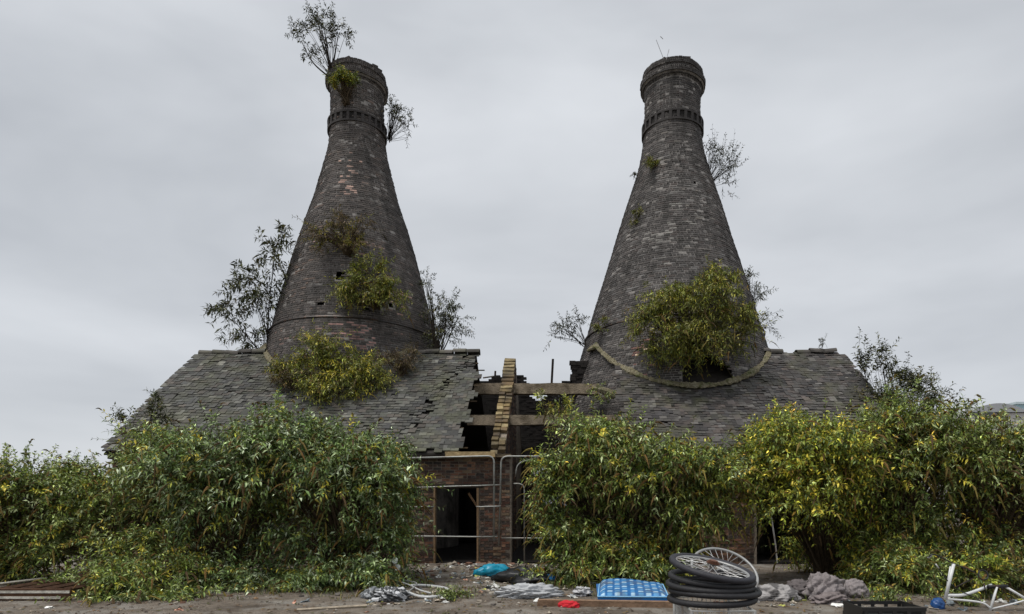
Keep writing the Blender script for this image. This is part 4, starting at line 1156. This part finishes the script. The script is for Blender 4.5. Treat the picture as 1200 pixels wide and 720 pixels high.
crumple('bin_bag', 'torn black and white bag left of the white hose', 'bag', at(458, 703), (.5, .4, .2), M['plastic'], Lc((60, 62, 64)), 8, sub=5, rough=.3, freq=2.8, c2=Lc((190, 192, 195)))
crumple('plastic_bag', 'small crumpled grey bag near the bush foot beside the hose', 'bag', at(437, 700), (.35, .3, .17), M['plastic'], Lc((130, 134, 138)), 9, c2=Lc((50, 52, 56)))
crumple('cloth_heap', 'crumpled grey-white cloth heap right of the tyre stack', 'cloth', at(905, 702), (.7, .5, .24), M['sack'], Lc((150, 147, 146)), 10, sub=5, freq=3.2, c2=Lc((90, 88, 88)))
crumple('rubbish_sack', 'dark brown-grey rubbish sack at the left end of the sack heap', 'sack', at(938, 699), (.5, .42, .26), M['sack'], Lc((92, 86, 86)), 11, sub=5, rough=.24, freq=2.8)
crumple('rubbish_sack', 'biggest pale grey sack in the middle of the sack heap', 'sack', at(966, 701), (.6, .48, .38), M['sack'], Lc((126, 119, 119)), 12, sub=5, rough=.26, freq=3.0)
crumple('rubbish_sack', 'plump pale sack at the right end of the sack heap', 'sack', at(1000, 699), (.42, .38, .3), M['sack'], Lc((132, 125, 125)), 13, sub=5, rough=.16, freq=3.0)
crumple('rubbish_sack', 'flat crumpled sack lying before the sack heap', 'sack', at(972, 706), (.5, .35, .16), M['sack'], Lc((118, 109, 108)), 14, sub=5, freq=3.0)
crumple('plastic_bag', 'small crumpled blue plastic bag under the white bicycle frame', 'bag', at(1099, 713), (.19, .17, .17), M['plastic'], Lc((30, 74, 130)), 15, rough=.12)
for q, (px, py) in enumerate([(463, 657), (466, 665)]):
    m = MB(); th = np.arange(14)*2*math.pi/14
    m.add(np.vstack([[0, 0, 0]]+[[.058*math.cos(a), -.01-.015*math.cos(a*3), .058*math.sin(a)] for a in th]), None, [[0, 1+i, 1+(i+1) % 14] for i in range(14)], c=Lc((190, 194, 190)))
    o = m.build('bindweed_flower', M['litter'], loc=W(px, py, 11.6)); 
    tag(o, 'round white bloom on the dark bush foot left of the gate', 'flower', 'white blooms on the bush')
# white hose loops
def hose(pts, label, r=.022, c=(190, 192, 192)):
    P = rnd_poly([np.array([*(G(x, y)[:2]), gz(*G(x, y)[:2])+r*1.1+h]) for x, y, h in pts], 8)
    m = MB(); m.tube(P, r, 7, c=Lc(c))
    return tag(m.build('hose', M['plastic'], smooth=True), label, 'hose')
hose([(452, 690, .05), (470, 694, .02), (490, 701, .0), (510, 702, .0), (525, 698, .0), (524, 692, .0), (508, 689, .0), (490, 690, .03), (482, 692, .05)], 'thick white hose looped on the ground before the doorway', .026)
hose([(462, 687, .1), (478, 690, .06), (492, 696, .05), (505, 699, .04)], 'thin white tube crossing the looped hose', .014)
hose([(470, 700, .03), (480, 697, .06), (488, 690, .08), (474, 687, .1)], 'grey tube bent over the rubble left of the hose loop', .014, (150, 152, 150))
m = MB(); a, b = G(348, 716), G(430, 711)
m.tube([np.array([a[0], a[1], gz(a[0], a[1])+.02]), np.array([b[0], b[1], gz(b[0], b[1])+.03])], .02, 6, c=Lc((170, 158, 140)))
tag(m.build('stick', M['timber']), 'long pale stick lying along the foot of the bush', 'stick')
# timber plank in front of the mattress
a, b = G(630, 709), G(800, 712)
m = MB(); mid = (a+b)/2
off = np.array([mid[0], mid[1], 0]); dv = (b-a); Ln = np.linalg.norm(dv)
m.box((-Ln/2, -.05, gz(mid[0], mid[1])-.02), (Ln/2, .05, .085), c=Lc((128, 104, 84)), jit=.006)
o = m.build('timber_plank', M['timber'], loc=off); o.rotation_euler = (0, 0, math.atan2(dv[1], dv[0]))
tag(o, 'long weathered timber plank lying in front of the blue mattress', 'plank')
# blue quilted mattress
def mattress():
    x0, x1 = -.57, .57; y0, y1 = 0, 1.15
    nx, ny = 56, 44
    V = []; C = []
    base = G(742, 706)
    for j in range(ny+1):
        for i in range(nx+1):
            u, v = i/nx, j/ny
            q = abs(math.sin(u*math.pi*9))*abs(math.sin(v*math.pi*8))
            ed = min(u, 1-u, v, 1-v)
            z = .17*min(1, (ed*12)**.5) if ed < 1/12 else .17
            z = max(z, .0)*.7+.012*q**.5+.06*v*(1+.6*math.sin(u*5))
            V.append([x0+(x1-x0)*u+.06*v, y0+(y1-y0)*v, z])
            a = (math.floor(u*9)+math.floor(v*8)) % 2
            qq = (u*9 % 1); vv = (v*8 % 1)
            inner = .18 < qq < .82 and .2 < vv < .8
            c = Lc((158, 190, 210)) if (inner and a == 0) else (Lc((84, 140, 184)) if inner else Lc((36, 96, 152)))
            C.append(c)
    V = np.array(V)
    Q = [[j*(nx+1)+i, j*(nx+1)+i+1, (j+1)*(nx+1)+i+1, (j+1)*(nx+1)+i] for j in range(ny) for i in range(nx)]
    e = empty('mattress', base, 'blue and white quilted mattress lying behind the timber plank', 'mattress')
    link('quilted_top', np_mesh('quilted_top', V, np.array(Q), np.array(C), True), M['quilt'], e)
    m = MB()
    pr = [V[i] for i in range(nx+1)]+[V[j*(nx+1)+nx] for j in range(ny+1)]+[V[ny*(nx+1)+i] for i in range(nx, -1, -1)]+[V[j*(nx+1)] for j in range(ny, -1, -1)]
    pr = np.array(pr)
    m.tube(pr[::2]*[1, 1, 0]+np.array([0, 0, .09]), .012, 6, c=Lc((130, 180, 215)), closed=True)
    m.build('piping', M['cloth'], e)
    m = MB(); m.box((x0+.004, y0+.004, .0), (x1, y1, .095), c=Lc((36, 110, 176)))
    m.build('side_border', M['quilt'], e)
    e.rotation_euler = (math.radians(2.5), 0, math.radians(-2))
mattress()
# black plastic crate
def crate():
    b = G(1035, 724); e = empty('crate', (b[0], b[1], gz(b[0], b[1])), 'low black plastic crate with slotted front in front of the weeds', 'crate')
    c = Lc((34, 34, 34)); w, d, h = .43, .3, .19
    for y in (-d, d-.02):
        for z0, z1 in ((0, .05), (h-.045, h)):
            MB().box((-w, y, z0), (w, y+.02, z1), c=c).build('rim_bar', M['plastic'], e)
        for x in np.linspace(-w+.021, w-.071, 5):
            MB().box((x, y+.003, .05), (x+.05, y+.017, h-.045), c=c).build('upright', M['plastic'], e)
    for x in (-w, w-.02):
        MB().box((x, -d+.021, 0), (x+.02, d-.021, h), c=c).build('end_panel', M['plastic'], e)
    MB().box((-w+.021, -d+.021, .004), (w-.021, d-.021, .02), c=c).build('base', M['plastic'], e)
    MB().box((-w-.015, -d-.012, h), (w+.015, -d+.03, h+.012), c=Lc((70, 68, 66))).build('lip', M['plastic'], e)
crate()
# low timber frame at the far left
def lowframe():
    b = G(25, 707); e = empty('timber_frame', (b[0], b[1], gz(b[0], b[1])), 'low brown timber box frame with pale edges beside the left bush', 'frame')
    off = np.array(e.location); br = Lc((84, 60, 44)); pale = Lc((186, 182, 172))
    x0, x1, d0, d1 = (-40-PX)*10.1/F, (82-PX)*10.1/F, 10.1, 12.2
    MB(off).box((x0, d0, .0), (x1, d0+.04, .2), c=br, jit=.004).build('front_board', M['timber'], e)
    MB(off).box((x0, d0-.012, .03), (x1-.15, d0-.002, .065), c=pale, jit=.003).build('edge_strip', M['timber'], e)
    MB(off).box((x0, d0-.012, .125), (x1, d0-.002, .165), c=pale, jit=.003).build('edge_strip', M['timber'], e)
    MB(off).box((x0+.35, d1, .0), (x1+.6, d1+.04, .3), c=br, jit=.004).build('back_board', M['timber'], e)
    MB(off).box((x0+.35, d1-.014, .265), (x1+.6, d1-.002, .3), c=pale, jit=.003).build('edge_strip', M['timber'], e)
    for q in range(5):
        xa = x0+.5+q*.36
        mm = MB(off); mm.tube([np.array([xa, d0+.05, .17]), np.array([xa+.3, d1-.03, .24])], .04, 4, c=br*.8)
        mm.build('slat', M['timber'], e)
    mm = MB(off); mm.tube([np.array([x0-.1, d0, .2]), W(55, 677.5, d1)], .02, 4, c=pale); mm.build('side_rail', M['timber'], e)
lowframe()

# ------------------------------------------------------------------ bicycle frame
def bike():
    d = 9.15
    b = W(1160, 717, d); b[2] = 0
    e = empty('bicycle_frame', b, 'white bicycle frame without wheels lying by the right bush', 'bicycle frame')
    wh = Lc((212, 214, 214)); bk = Lc((30, 30, 32))
    def t(nm, pts, r, c, dy=None, mt='plastic'):
        dy = dy or [0]*len(pts)
        P = [W(x, y, d+k) for (x, y), k in zip(pts, dy)]
        MB(b).tube(rnd_poly(P, 6) if len(P) > 2 else P, r*.82, 8, c=c).build(nm, M[mt], e, smooth=True)
    t('fork_leg', [(1117.5, 661), (1107.5, 703)], .03, wh)
    t('fork_leg', [(1114, 664), (1108, 700)], .018, wh, [.1, .1])
    t('top_tube', [(1110, 698), (1130, 697), (1162, 686)], .03, wh, [0, .02, .06])
    t('down_tube', [(1110, 702), (1148, 706), (1161, 713)], .02, wh)
    t('seat_tube', [(1160, 717), (1168, 688)], .022, wh)
    t('chain_stay', [(1160, 714), (1182, 709), (1214, 700)], .015, wh, [0, .03, .06])
    t('seat_stay', [(1177, 687), (1214, 709)], .022, wh, [.04, .08])
    t('handlebar', [(1087, 654), (1095, 650), (1118, 661), (1143, 671)], .011, bk, [0, -.02, 0, .05])
    t('grip', [(1087, 654), (1092, 651.5)], .016, Lc((150, 150, 150)))
    t('brake_cable', [(1097, 662), (1110, 680), (1126, 693), (1142, 700), (1158, 712)], .008, bk)
    t('brake_lever', [(1096.5, 661), (1100, 666)], .012, Lc((200, 200, 200)))
    t('crank', [(1119, 689), (1140, 678)], .012, bk, mt='metal')
    t('crank', [(1153, 684), (1156, 698)], .011, bk, mt='metal')
    t('bracket', [(1158, 688), (1180, 687)], .036, bk, [0, .05], mt='metal')
    c = W(1152, 674, d+.02); m = MB(b); th = np.arange(24)*2*math.pi/24
    m.tube(np.array([c+[.07*math.cos(a), .02*math.sin(a), .07*math.sin(a)] for a in th]), .012, 6, c=bk, closed=True); m.build('chainring', M['metal'], e)
bike()

# ------------------------------------------------------------------ shopping trolley with the stack of tyres
TX, TY = (834-PX)*4.53/F, 4.53
def trolley():
    z0 = gz(TX, TY)
    e = empty('wire_trolley', (TX, TY, z0), 'wire shopping trolley under the stack of bicycle tyres', 'trolley')
    c = Lc((176, 178, 176)); w, l, zt, zb = .215, .32, .875, .45
    def frame(z, s): return [np.array([sx*w*s, sy*l*s, z]) for sx, sy in ((-1, -1), (1, -1), (1, 1), (-1, 1))]
    T = frame(zt, 1); B = frame(zb, .86)
    m = MB(); m.tube(np.array(T), .008, 6, c=c, closed=True); m.build('top_rim', M['metal'], e)
    m = MB(); m.tube(np.array(B), .006, 6, c=c, closed=True); m.build('bottom_rim', M['metal'], e)
    for k in range(4):
        a, b = T[k], T[(k+1) % 4]; p, q = B[k], B[(k+1) % 4]
        m = MB()
        n = 13 if k % 2 == 0 else 18
        for i in range(n):
            t = i/(n-1); m.tube([a+(b-a)*t, p+(q-p)*t], .0028, 4, c=c)
        for t in np.linspace(.12, .88, 5): m.tube([a+(p-a)*t, b+(q-b)*t], .0028, 4, c=c)
        m.build('wire_panel', M['metal'], e)
    m = MB()
    for t in np.linspace(0, 1, 12): m.tube([B[0]+(B[1]-B[0])*t, B[3]+(B[2]-B[3])*t], .0028, 4, c=c)
    m.build('wire_base', M['metal'], e)
    for sx in (-1, 1):
        MB().tube(bend([np.array([sx*w, l+.02, 1.0]), np.array([sx*w, l, .8]), np.array([sx*w*.95, l*.9, .16]), np.array([sx*w*.9, -l*1.05, .13])], .08), .012, 8, c=c).build('chassis_rail', M['metal'], e, smooth=True)
        MB().tube([np.array([sx*(w+.002), -l, zt+.005]), np.array([sx*(w*.9), -l*1.02, .14])], .011, 8, c=c).build('leg', M['metal'], e)
        for sy in (-1, 1):
            mm = MB(); mm.tube([np.array([sx*w*.9-.014, sy*l*.95, .06]), np.array([sx*w*.9+.014, sy*l*.95, .06])], .06, 16, c=Lc((50, 50, 50)))
            cs = mm.build('castor', M['rubber'], e)
            mm = MB(); mm.tube([np.array([sx*w*.9+.02, sy*l*.95, .06]), np.array([sx*w*.9+.02, sy*l*.95, .15])], .008, 6, c=c); mm.build('fork', M['metal'], cs)
    MB().tube([np.array([-w-.03, l+.02, 1.0]), np.array([w+.03, l+.02, 1.0])], .014, 8, c=Lc((60, 60, 64))).build('handle', M['plastic'], e)
trolley()
# tyres: a real tread profile lathe
def torus(Rm, ra, rb, n=72, k=14, tread=0.0):
    th = np.arange(n)*2*math.pi/n; ph = np.arange(k)*2*math.pi/k
    rr = ra*np.ones((n, k))
    if tread: rr = rr*(1+tread*((np.arange(n) % 2)[:, None]*(np.cos(ph) > .3)[None]))
    x = (Rm+rr*np.cos(ph)); z = rb/ra*rr*np.sin(ph)
    V = np.stack([x*np.cos(th)[:, None], x*np.sin(th)[:, None], z], -1).reshape(-1, 3)
    i = np.arange(n)[:, None]; j = np.arange(k)[None]
    Q = np.stack([i*k+j, ((i+1) % n)*k+j, ((i+1) % n)*k+(j+1) % k, i*k+(j+1) % k], -1).reshape(-1, 4)
    return V, Q
tz = gz(TX, TY)
stack = [(.885, .300, .026, (.01, -.02), (0, 0), 'bottom black bicycle tyre of the stack on the trolley'),
         (.934, .302, .024, (-.03, .03), (.008, .0), 'second black bicycle tyre up from the trolley basket'),
         (.982, .298, .024, (.03, .02), (-.012, .01), 'black tyre in the middle of the stack above the trolley'),
         (1.03, .296, .024, (.07, .06), (.004, .02), 'worn black tyre just under the spoked wheel on the stack')]
for (z, Rm, ra, tl, dxy, lb) in stack:
    V, Q = torus(Rm, ra, ra*.88, tread=.06)
    me = np_mesh('bicycle_tyre', V, Q, np.tile(Lc((34, 34, 37)), (len(V), 1)), True)
    o = link('bicycle_tyre', me, M['rubber'], None, (TX+dxy[0], TY+dxy[1], z+.03+tz), (tl[0], tl[1], 0))
    tag(o, lb, 'tyre', 'tyres stacked on the trolley')
V, Q = torus(.305, .022, .02, tread=.06)
o = link('bicycle_tyre', np_mesh('bicycle_tyre', V, Q, np.tile(Lc((32, 32, 35)), (len(V), 1)), True), M['rubber'], None, (TX+.045, TY+.05, 0.985+tz), (.05, .07, 0))
tag(o, 'thin black inner tyre slipped out on the right of the stack', 'tyre', 'tyres stacked on the trolley')
def wheel(name, label, loc, rot, Rr, tyre, hubc, nsp, seed):
    e = empty(name, loc, label, 'wheel'); e.rotation_euler = rot
    if tyre:
        V, Q = torus(Rr+.022, .025, .023, tread=.07); link('tyre', np_mesh('tyre', V, Q, np.tile(Lc((44, 44, 50)), (len(V), 1)), True), M['rubber'], e)
    V, Q = torus(Rr-.004, .012, .012, k=8); link('rim', np_mesh('rim', V, Q, np.tile(Lc((148, 149, 148)), (len(V), 1)), True), M['metal'], e)
    h = MB(); h.tube([np.array([0, 0, -.045]), np.array([0, 0, .045])], .018, 10, c=Lc((150, 150, 150))); h.tube([np.array([0, 0, .028]), np.array([0, 0, .034])], .03, 14, c=Lc((170, 170, 170))); h.tube([np.array([0, 0, -.034]), np.array([0, 0, -.028])], .03, 14, c=Lc((170, 170, 170)))
    hub = h.build('hub', M['metal'], e)
    if hubc is not None:
        for q, rr in enumerate((.048, .042, .036, .03)):
            s = MB(); z = .036+q*.006; n = 28
            th = np.arange(n)*2*math.pi/n; ro = rr*(1+.08*(np.arange(n) % 2))
            V = np.vstack([np.stack([ro*np.cos(th), ro*np.sin(th), np.full(n, zz)], 1) for zz in (z, z+.003)]+[[[0, 0, z+.003]]])
            s.add(V, [[i, (i+1) % n, n+(i+1) % n, n+i] for i in range(n)], [[2*n, n+i, n+(i+1) % n] for i in range(n)], c=hubc)
            s.build('sprocket', M['rubber'], hub)
    sp = MB(); sp.tube([np.zeros(3), np.array([1, 0, 0])], .0024, 4, c=Lc((165, 166, 166)))
    me = np_mesh('spoke', np.vstack(sp.V), [np.vstack(sp.F4), np.vstack(sp.F3)], np.vstack(sp.C)); me.materials.append(M['metal'])
    for i in range(nsp):
        a = i*2*math.pi/nsp; sgn = 1 if i % 2 else -1
        p0 = Vector((.028*math.cos(a+sgn*1.2*(1 if i % 4 < 2 else -1)), .028*math.sin(a+sgn*1.2*(1 if i % 4 < 2 else -1)), .03*sgn)); p1 = Vector(((Rr-.008)*math.cos(a), (Rr-.008)*math.sin(a), 0))
        dv = p1-p0
        o = link('spoke', me, None, e, p0, dv.to_track_quat('X', 'Z').to_euler()); o.scale = (dv.length, 1, 1)
    return e
wheel('bicycle_wheel', 'tyred bicycle wheel with rusty cassette tilted on top of the stack', (TX-.0, TY-.01, 1.14+tz), (math.radians(11), math.radians(8.5), .2), .27, True, Lc((96, 62, 46)), 32, 1)
wheel('bicycle_wheel', 'bare silver wheel rim propped up behind the rusty-hubbed wheel', ((849-PX)*5.03/F, 5.03, 1.06+tz), (math.radians(37), math.radians(10), 0), .275, False, None, 32, 2)

# ------------------------------------------------------------------ litter and stones
r_ = np.random.default_rng(101)
lit = []
for kind, (cc, sz, lb) in enumerate([((214, 214, 210), (.13, .1, .05), 'crumpled white plastic scrap in the litter'), ((176, 166, 150), (.14, .09, .05), 'dirty beige paper scrap in the litter'),
                                     ((120, 128, 132), (.12, .1, .05), 'grey torn plastic scrap in the litter'), ((196, 150, 128), (.11, .08, .04), 'pinkish torn wrapper in the litter'), ((176, 178, 96), (.12, .08, .04), 'yellowish wrapper in the litter')]):
    for v in range(2):
        o = crumple('litter_scrap', lb, 'litter', (0, 0), sz, M['litter'], Lc(cc), 200+kind*3+v, sub=2, rough=.8, sign=1, flat=True, freq=1.6, group='scraps of litter in the yard')
        lit.append(o)
spots = []
for q in range(110): spots.append((r_.uniform(486, 640), r_.normal(673, 4.5)))
for q in range(60): spots.append((r_.uniform(560, 700), r_.normal(686, 6)))
for q in range(44): spots.append((r_.uniform(430, 520), r_.normal(701, 5)))
for q in range(22): spots.append((r_.uniform(880, 1030), r_.normal(707, 2.5)))
for q in range(18): spots.append((r_.uniform(1080, 1198), r_.normal(707, 4)))
for q in range(10): spots.append((r_.uniform(5, 700), r_.uniform(704, 719)))
for q in range(8): spots.append((r_.uniform(515, 558), r_.uniform(663, 666)))
wts = np.array([.36, .24, .16, .14, .1])
for q, (px, py) in enumerate(spots):
    if py < 663: continue
    k = int(r_.choice(5, p=wts))*2+int(r_.integers(2))
    src = lit[k]
    o = src if src.get('used') is None else src.copy()
    if o is src: src['used'] = 1
    else: COL.objects.link(o)
    p = G(px, py)
    s = r_.uniform(.65, 1.75)
    o.location = (p[0], p[1], gz(p[0], p[1])-.008)
    o.rotation_euler = (r_.normal(0, .2), r_.normal(0, .2), r_.uniform(0, 6.28))
    o.scale = (s*r_.uniform(.7, 1.4), s, s*r_.uniform(.4, 1.0))
for o in list(bpy.data.objects):
    if 'used' in o.keys(): del o['used']
for o in lit:
    if abs(o.location.x) < 1e-6 and abs(o.location.y) < 1e-6:
        bpy.data.objects.remove(o)
# gravel, clods and dead leaves: stuff
n = 5200
xs_ = r_.uniform(-9.5, 7.5, n); ys_ = 8.2+7.6*r_.random(n)**1.3
sz = .006+.022*r_.random(n)**4+.03*(r_.random(n) < .03)*r_.random(n)
oct_ = np.array([[1, 0, 0], [0, 1, 0], [-1, 0, 0], [0, -1, 0], [0, 0, .7], [0, 0, -.5]])
fo = np.array([[0, 1, 4], [1, 2, 4], [2, 3, 4], [3, 0, 4], [1, 0, 5], [2, 1, 5], [3, 2, 5], [0, 3, 5]])
an = r_.uniform(0, 6.28, n)
Vs = oct_[None]*sz[:, None, None]*r_.uniform(.6, 1.4, (n, 6, 1))
ca, sa = np.cos(an)[:, None], np.sin(an)[:, None]
Vs = np.stack([Vs[..., 0]*ca-Vs[..., 1]*sa, Vs[..., 0]*sa+Vs[..., 1]*ca, Vs[..., 2]], -1)+np.stack([xs_, ys_, ground_z(xs_, ys_)+sz*.2], -1)[:, None]
pg = lin([[150, 138, 122], [120, 106, 92], [92, 80, 68], [176, 168, 156], [66, 56, 48], [140, 112, 84]])
Cg = np.repeat(pg[r_.choice(6, n, p=[.25, .25, .2, .08, .12, .1])], 6, 0)
o = link('gravel', np_mesh('gravel', Vs.reshape(-1, 3), (np.arange(n)[:, None, None]*6+fo[None]).reshape(-1, 3), Cg), M['litter'])
tag(o, 'loose gravel and small stones scattered over the yard', 'gravel', kind='stuff')
n = 2600
xs_ = r_.uniform(-9.5, 7.5, n); ys_ = 8.4+6.5*r_.random(n)
q4 = np.array([[-1, 0, 0], [0, -.4, .15], [1, 0, 0], [0, .4, .15]])
an = r_.uniform(0, 6.28, n); s4 = r_.uniform(.02, .055, n)
Vq = q4[None]*s4[:, None, None]
ca, sa = np.cos(an)[:, None], np.sin(an)[:, None]
Vq = np.stack([Vq[..., 0]*ca-Vq[..., 1]*sa, Vq[..., 0]*sa+Vq[..., 1]*ca, Vq[..., 2]+r_.uniform(0, .01, (n, 1))], -1)+np.stack([xs_, ys_, ground_z(xs_, ys_)+.008], -1)[:, None]
pl = lin([[104, 78, 48], [80, 62, 42], [120, 98, 56], [62, 50, 38], [84, 88, 44]])
o = link('fallen_leaves', np_mesh('fallen_leaves', Vq.reshape(-1, 3), np.arange(n*4).reshape(-1, 4), np.repeat(pl[r_.integers(0, 5, n)], 4, 0)), M['leaf_dry'])
tag(o, 'dead brown leaves scattered over the yard', 'leaves', kind='stuff')

# broken brick and mortar rubble along the wall foot and under the gates
nr = 420
cx = np.concatenate([r_.uniform(-4.6, 1.2, nr-160), r_.uniform(-9, 7, 160)]); cy = np.concatenate([12.6+3.0*r_.random(nr-160)**.7, 9.6+2.2*r_.random(160)])
rb = MB()
for q in range(nr):
    sc_ = r_.uniform(.02, .075)*(1 if q < nr-160 else .6)
    Mx_ = Matrix.Translation((cx[q], cy[q], gz(cx[q], cy[q])+sc_*.25)) @ Matrix.Rotation(r_.uniform(0, 6.28), 4, 'Z') @ Matrix.Rotation(r_.normal(0, .5), 4, 'X')
    rb.box((-sc_, -sc_*.6, -sc_*.45), (sc_, sc_*.6, sc_*.45), c=lin([(128, 96, 80), (150, 140, 126), (98, 84, 74), (112, 106, 100), (176, 168, 154)][int(r_.integers(5))]), M=Mx_, jit=sc_*.12)
tag(rb.build('rubble', M['litter']), 'broken brick and mortar rubble strewn before the workshop wall', 'rubble', kind='stuff')
# rank grass at the feet of the bushes
nt = 260
gp = [(r_.uniform(60, 440), r_.normal(694, 4)) for _ in range(60)]+[(r_.uniform(620, 700), r_.normal(690, 4)) for _ in range(24)]+[(r_.uniform(860, 1198), r_.normal(697, 4)) for _ in range(80)]+[(r_.uniform(440, 620), r_.normal(692, 7)) for _ in range(26)]
Vb, Cb = [], []
pgr = lin([[96, 110, 48], [80, 92, 40], [126, 122, 62], [110, 96, 56], [66, 80, 36]])
for px, py in gp:
    p = G(px, max(py, 672)); nb_ = 14
    bx = p[0]+r_.normal(0, .09, nb_); by = p[1]+r_.normal(0, .09, nb_); bz = ground_z(bx, by)
    hh = r_.uniform(.02, .15, nb_)*r_.uniform(.5, 1.2); an = r_.uniform(0, 6.28, nb_); ln_ = r_.uniform(.4, 1.5, nb_)*hh
    dx, dy = np.cos(an), np.sin(an); wv = .006
    b0 = np.stack([bx-dy*wv, by+dx*wv, bz], 1); b1 = np.stack([bx+dy*wv, by-dx*wv, bz], 1)
    m0 = np.stack([bx+dx*ln_*.4+dy*wv*.8, by+dy*ln_*.4-dx*wv*.8, bz+hh*.65], 1); m1 = np.stack([bx+dx*ln_*.4-dy*wv*.8, by+dy*ln_*.4+dx*wv*.8, bz+hh*.65], 1)
    t_ = np.stack([bx+dx*ln_, by+dy*ln_, bz+hh], 1)
    Vb.append(np.stack([b0, b1, m0, m1, t_], 1).reshape(-1, 3)); Cb.append(np.repeat(pgr[r_.integers(0, 5, nb_)]*.85, 5, 0))
Vb = np.vstack(Vb); nq = len(Vb)//5
o = link('grass', np_mesh('grass', Vb, [(np.arange(nq)[:, None]*5+np.array([0, 1, 2, 3])[None]), (np.arange(nq)[:, None]*5+np.array([3, 2, 4])[None])], np.vstack(Cb)), M['leaf'])
tag(o, 'rank grass tufts along the feet of the bushes', 'grass', kind='stuff')

# ------------------------------------------------------------------ far buildings beyond the right bush
def far_shed():
    d = 90.0
    a = W(1128, 484, d); b = W(1186, 484, d)
    e = empty('far_shed', ((a[0]+b[0])/2, d, 0), 'distant pale shed with a low grey curved roof beyond the right bush', 'building')
    off = np.array(e.location); zt = a[2]
    MB(off).box((a[0]-4, d, 0), (b[0]+6, d+12, zt), c=lin((196, 194, 192))).build('wall', M['far'], e)
    n = 16; V = []
    for yy in (d-.4, d+12.4):
        for i in range(n+1):
            t = i/n; V.append([a[0]+1+(b[0]-a[0]+1)*t, yy, zt+.05+1.3*math.sin(math.pi*t)**.8])
    V = np.array(V)
    Q = [[i, i+1, n+2+i, n+1+i] for i in range(n)]
    m = MB(off); m.add(V, Q, c=lin((150, 152, 156)))
    bm = len(V); F_ = [[0]+[0]]
    ends = np.vstack([V[:n+1], V[n+1:], [[V[0][0], d-.4, zt+.04], [V[n][0], d-.4, zt+.04]]])
    m.add(ends, None, [[0, i+1, i] for i in range(1, n)]+[[n+1, n+1+i, n+2+i] for i in range(1, n)], c=lin((160, 162, 166)))
    m.build('roof', M['far'], e)
    p = W(1142, 488, d-.3); q = W(1165, 483.5, d-.3)
    MB(off).box((p[0], d-.5, p[2]), (q[0], d-.05, q[2]), c=lin((84, 86, 90))).build('window_band', M['far'], e)
    for px in (1172, 1178):
        p = W(px, 487, d-.3); MB(off).box((p[0]-.2, d-.3, p[2]-.4), (p[0]+.2, d-.05, p[2]+.6), c=lin((90, 92, 96))).build('window', M['far'], e)
far_shed()
def far_block():
    d = 110.0
    a = W(1191, 474, d)
    e = empty('far_block', (a[0]+4, d, 0), 'distant pale turquoise clad block at the edge of the bushes', 'building')
    off = np.array(e.location)
    MB(off).box((a[0], d, 0), (a[0]+9, d+10, a[2]), c=lin((168, 196, 204))).build('wall', M['far'], e)
    for k in range(3):
        MB(off).box((a[0]+.5+k*2.8, d-.1, a[2]-3.0), (a[0]+2.4+k*2.8, d-.01, a[2]-1.2), c=lin((110, 140, 152))).build('window', M['far'], e)
    MB(off).box((a[0]-.3, d-.3, a[2]), (a[0]+9.3, d+10.3, a[2]+.4), c=lin((190, 204, 208))).build('parapet', M['far'], e)
far_block()
print('leaves', NLEAF)
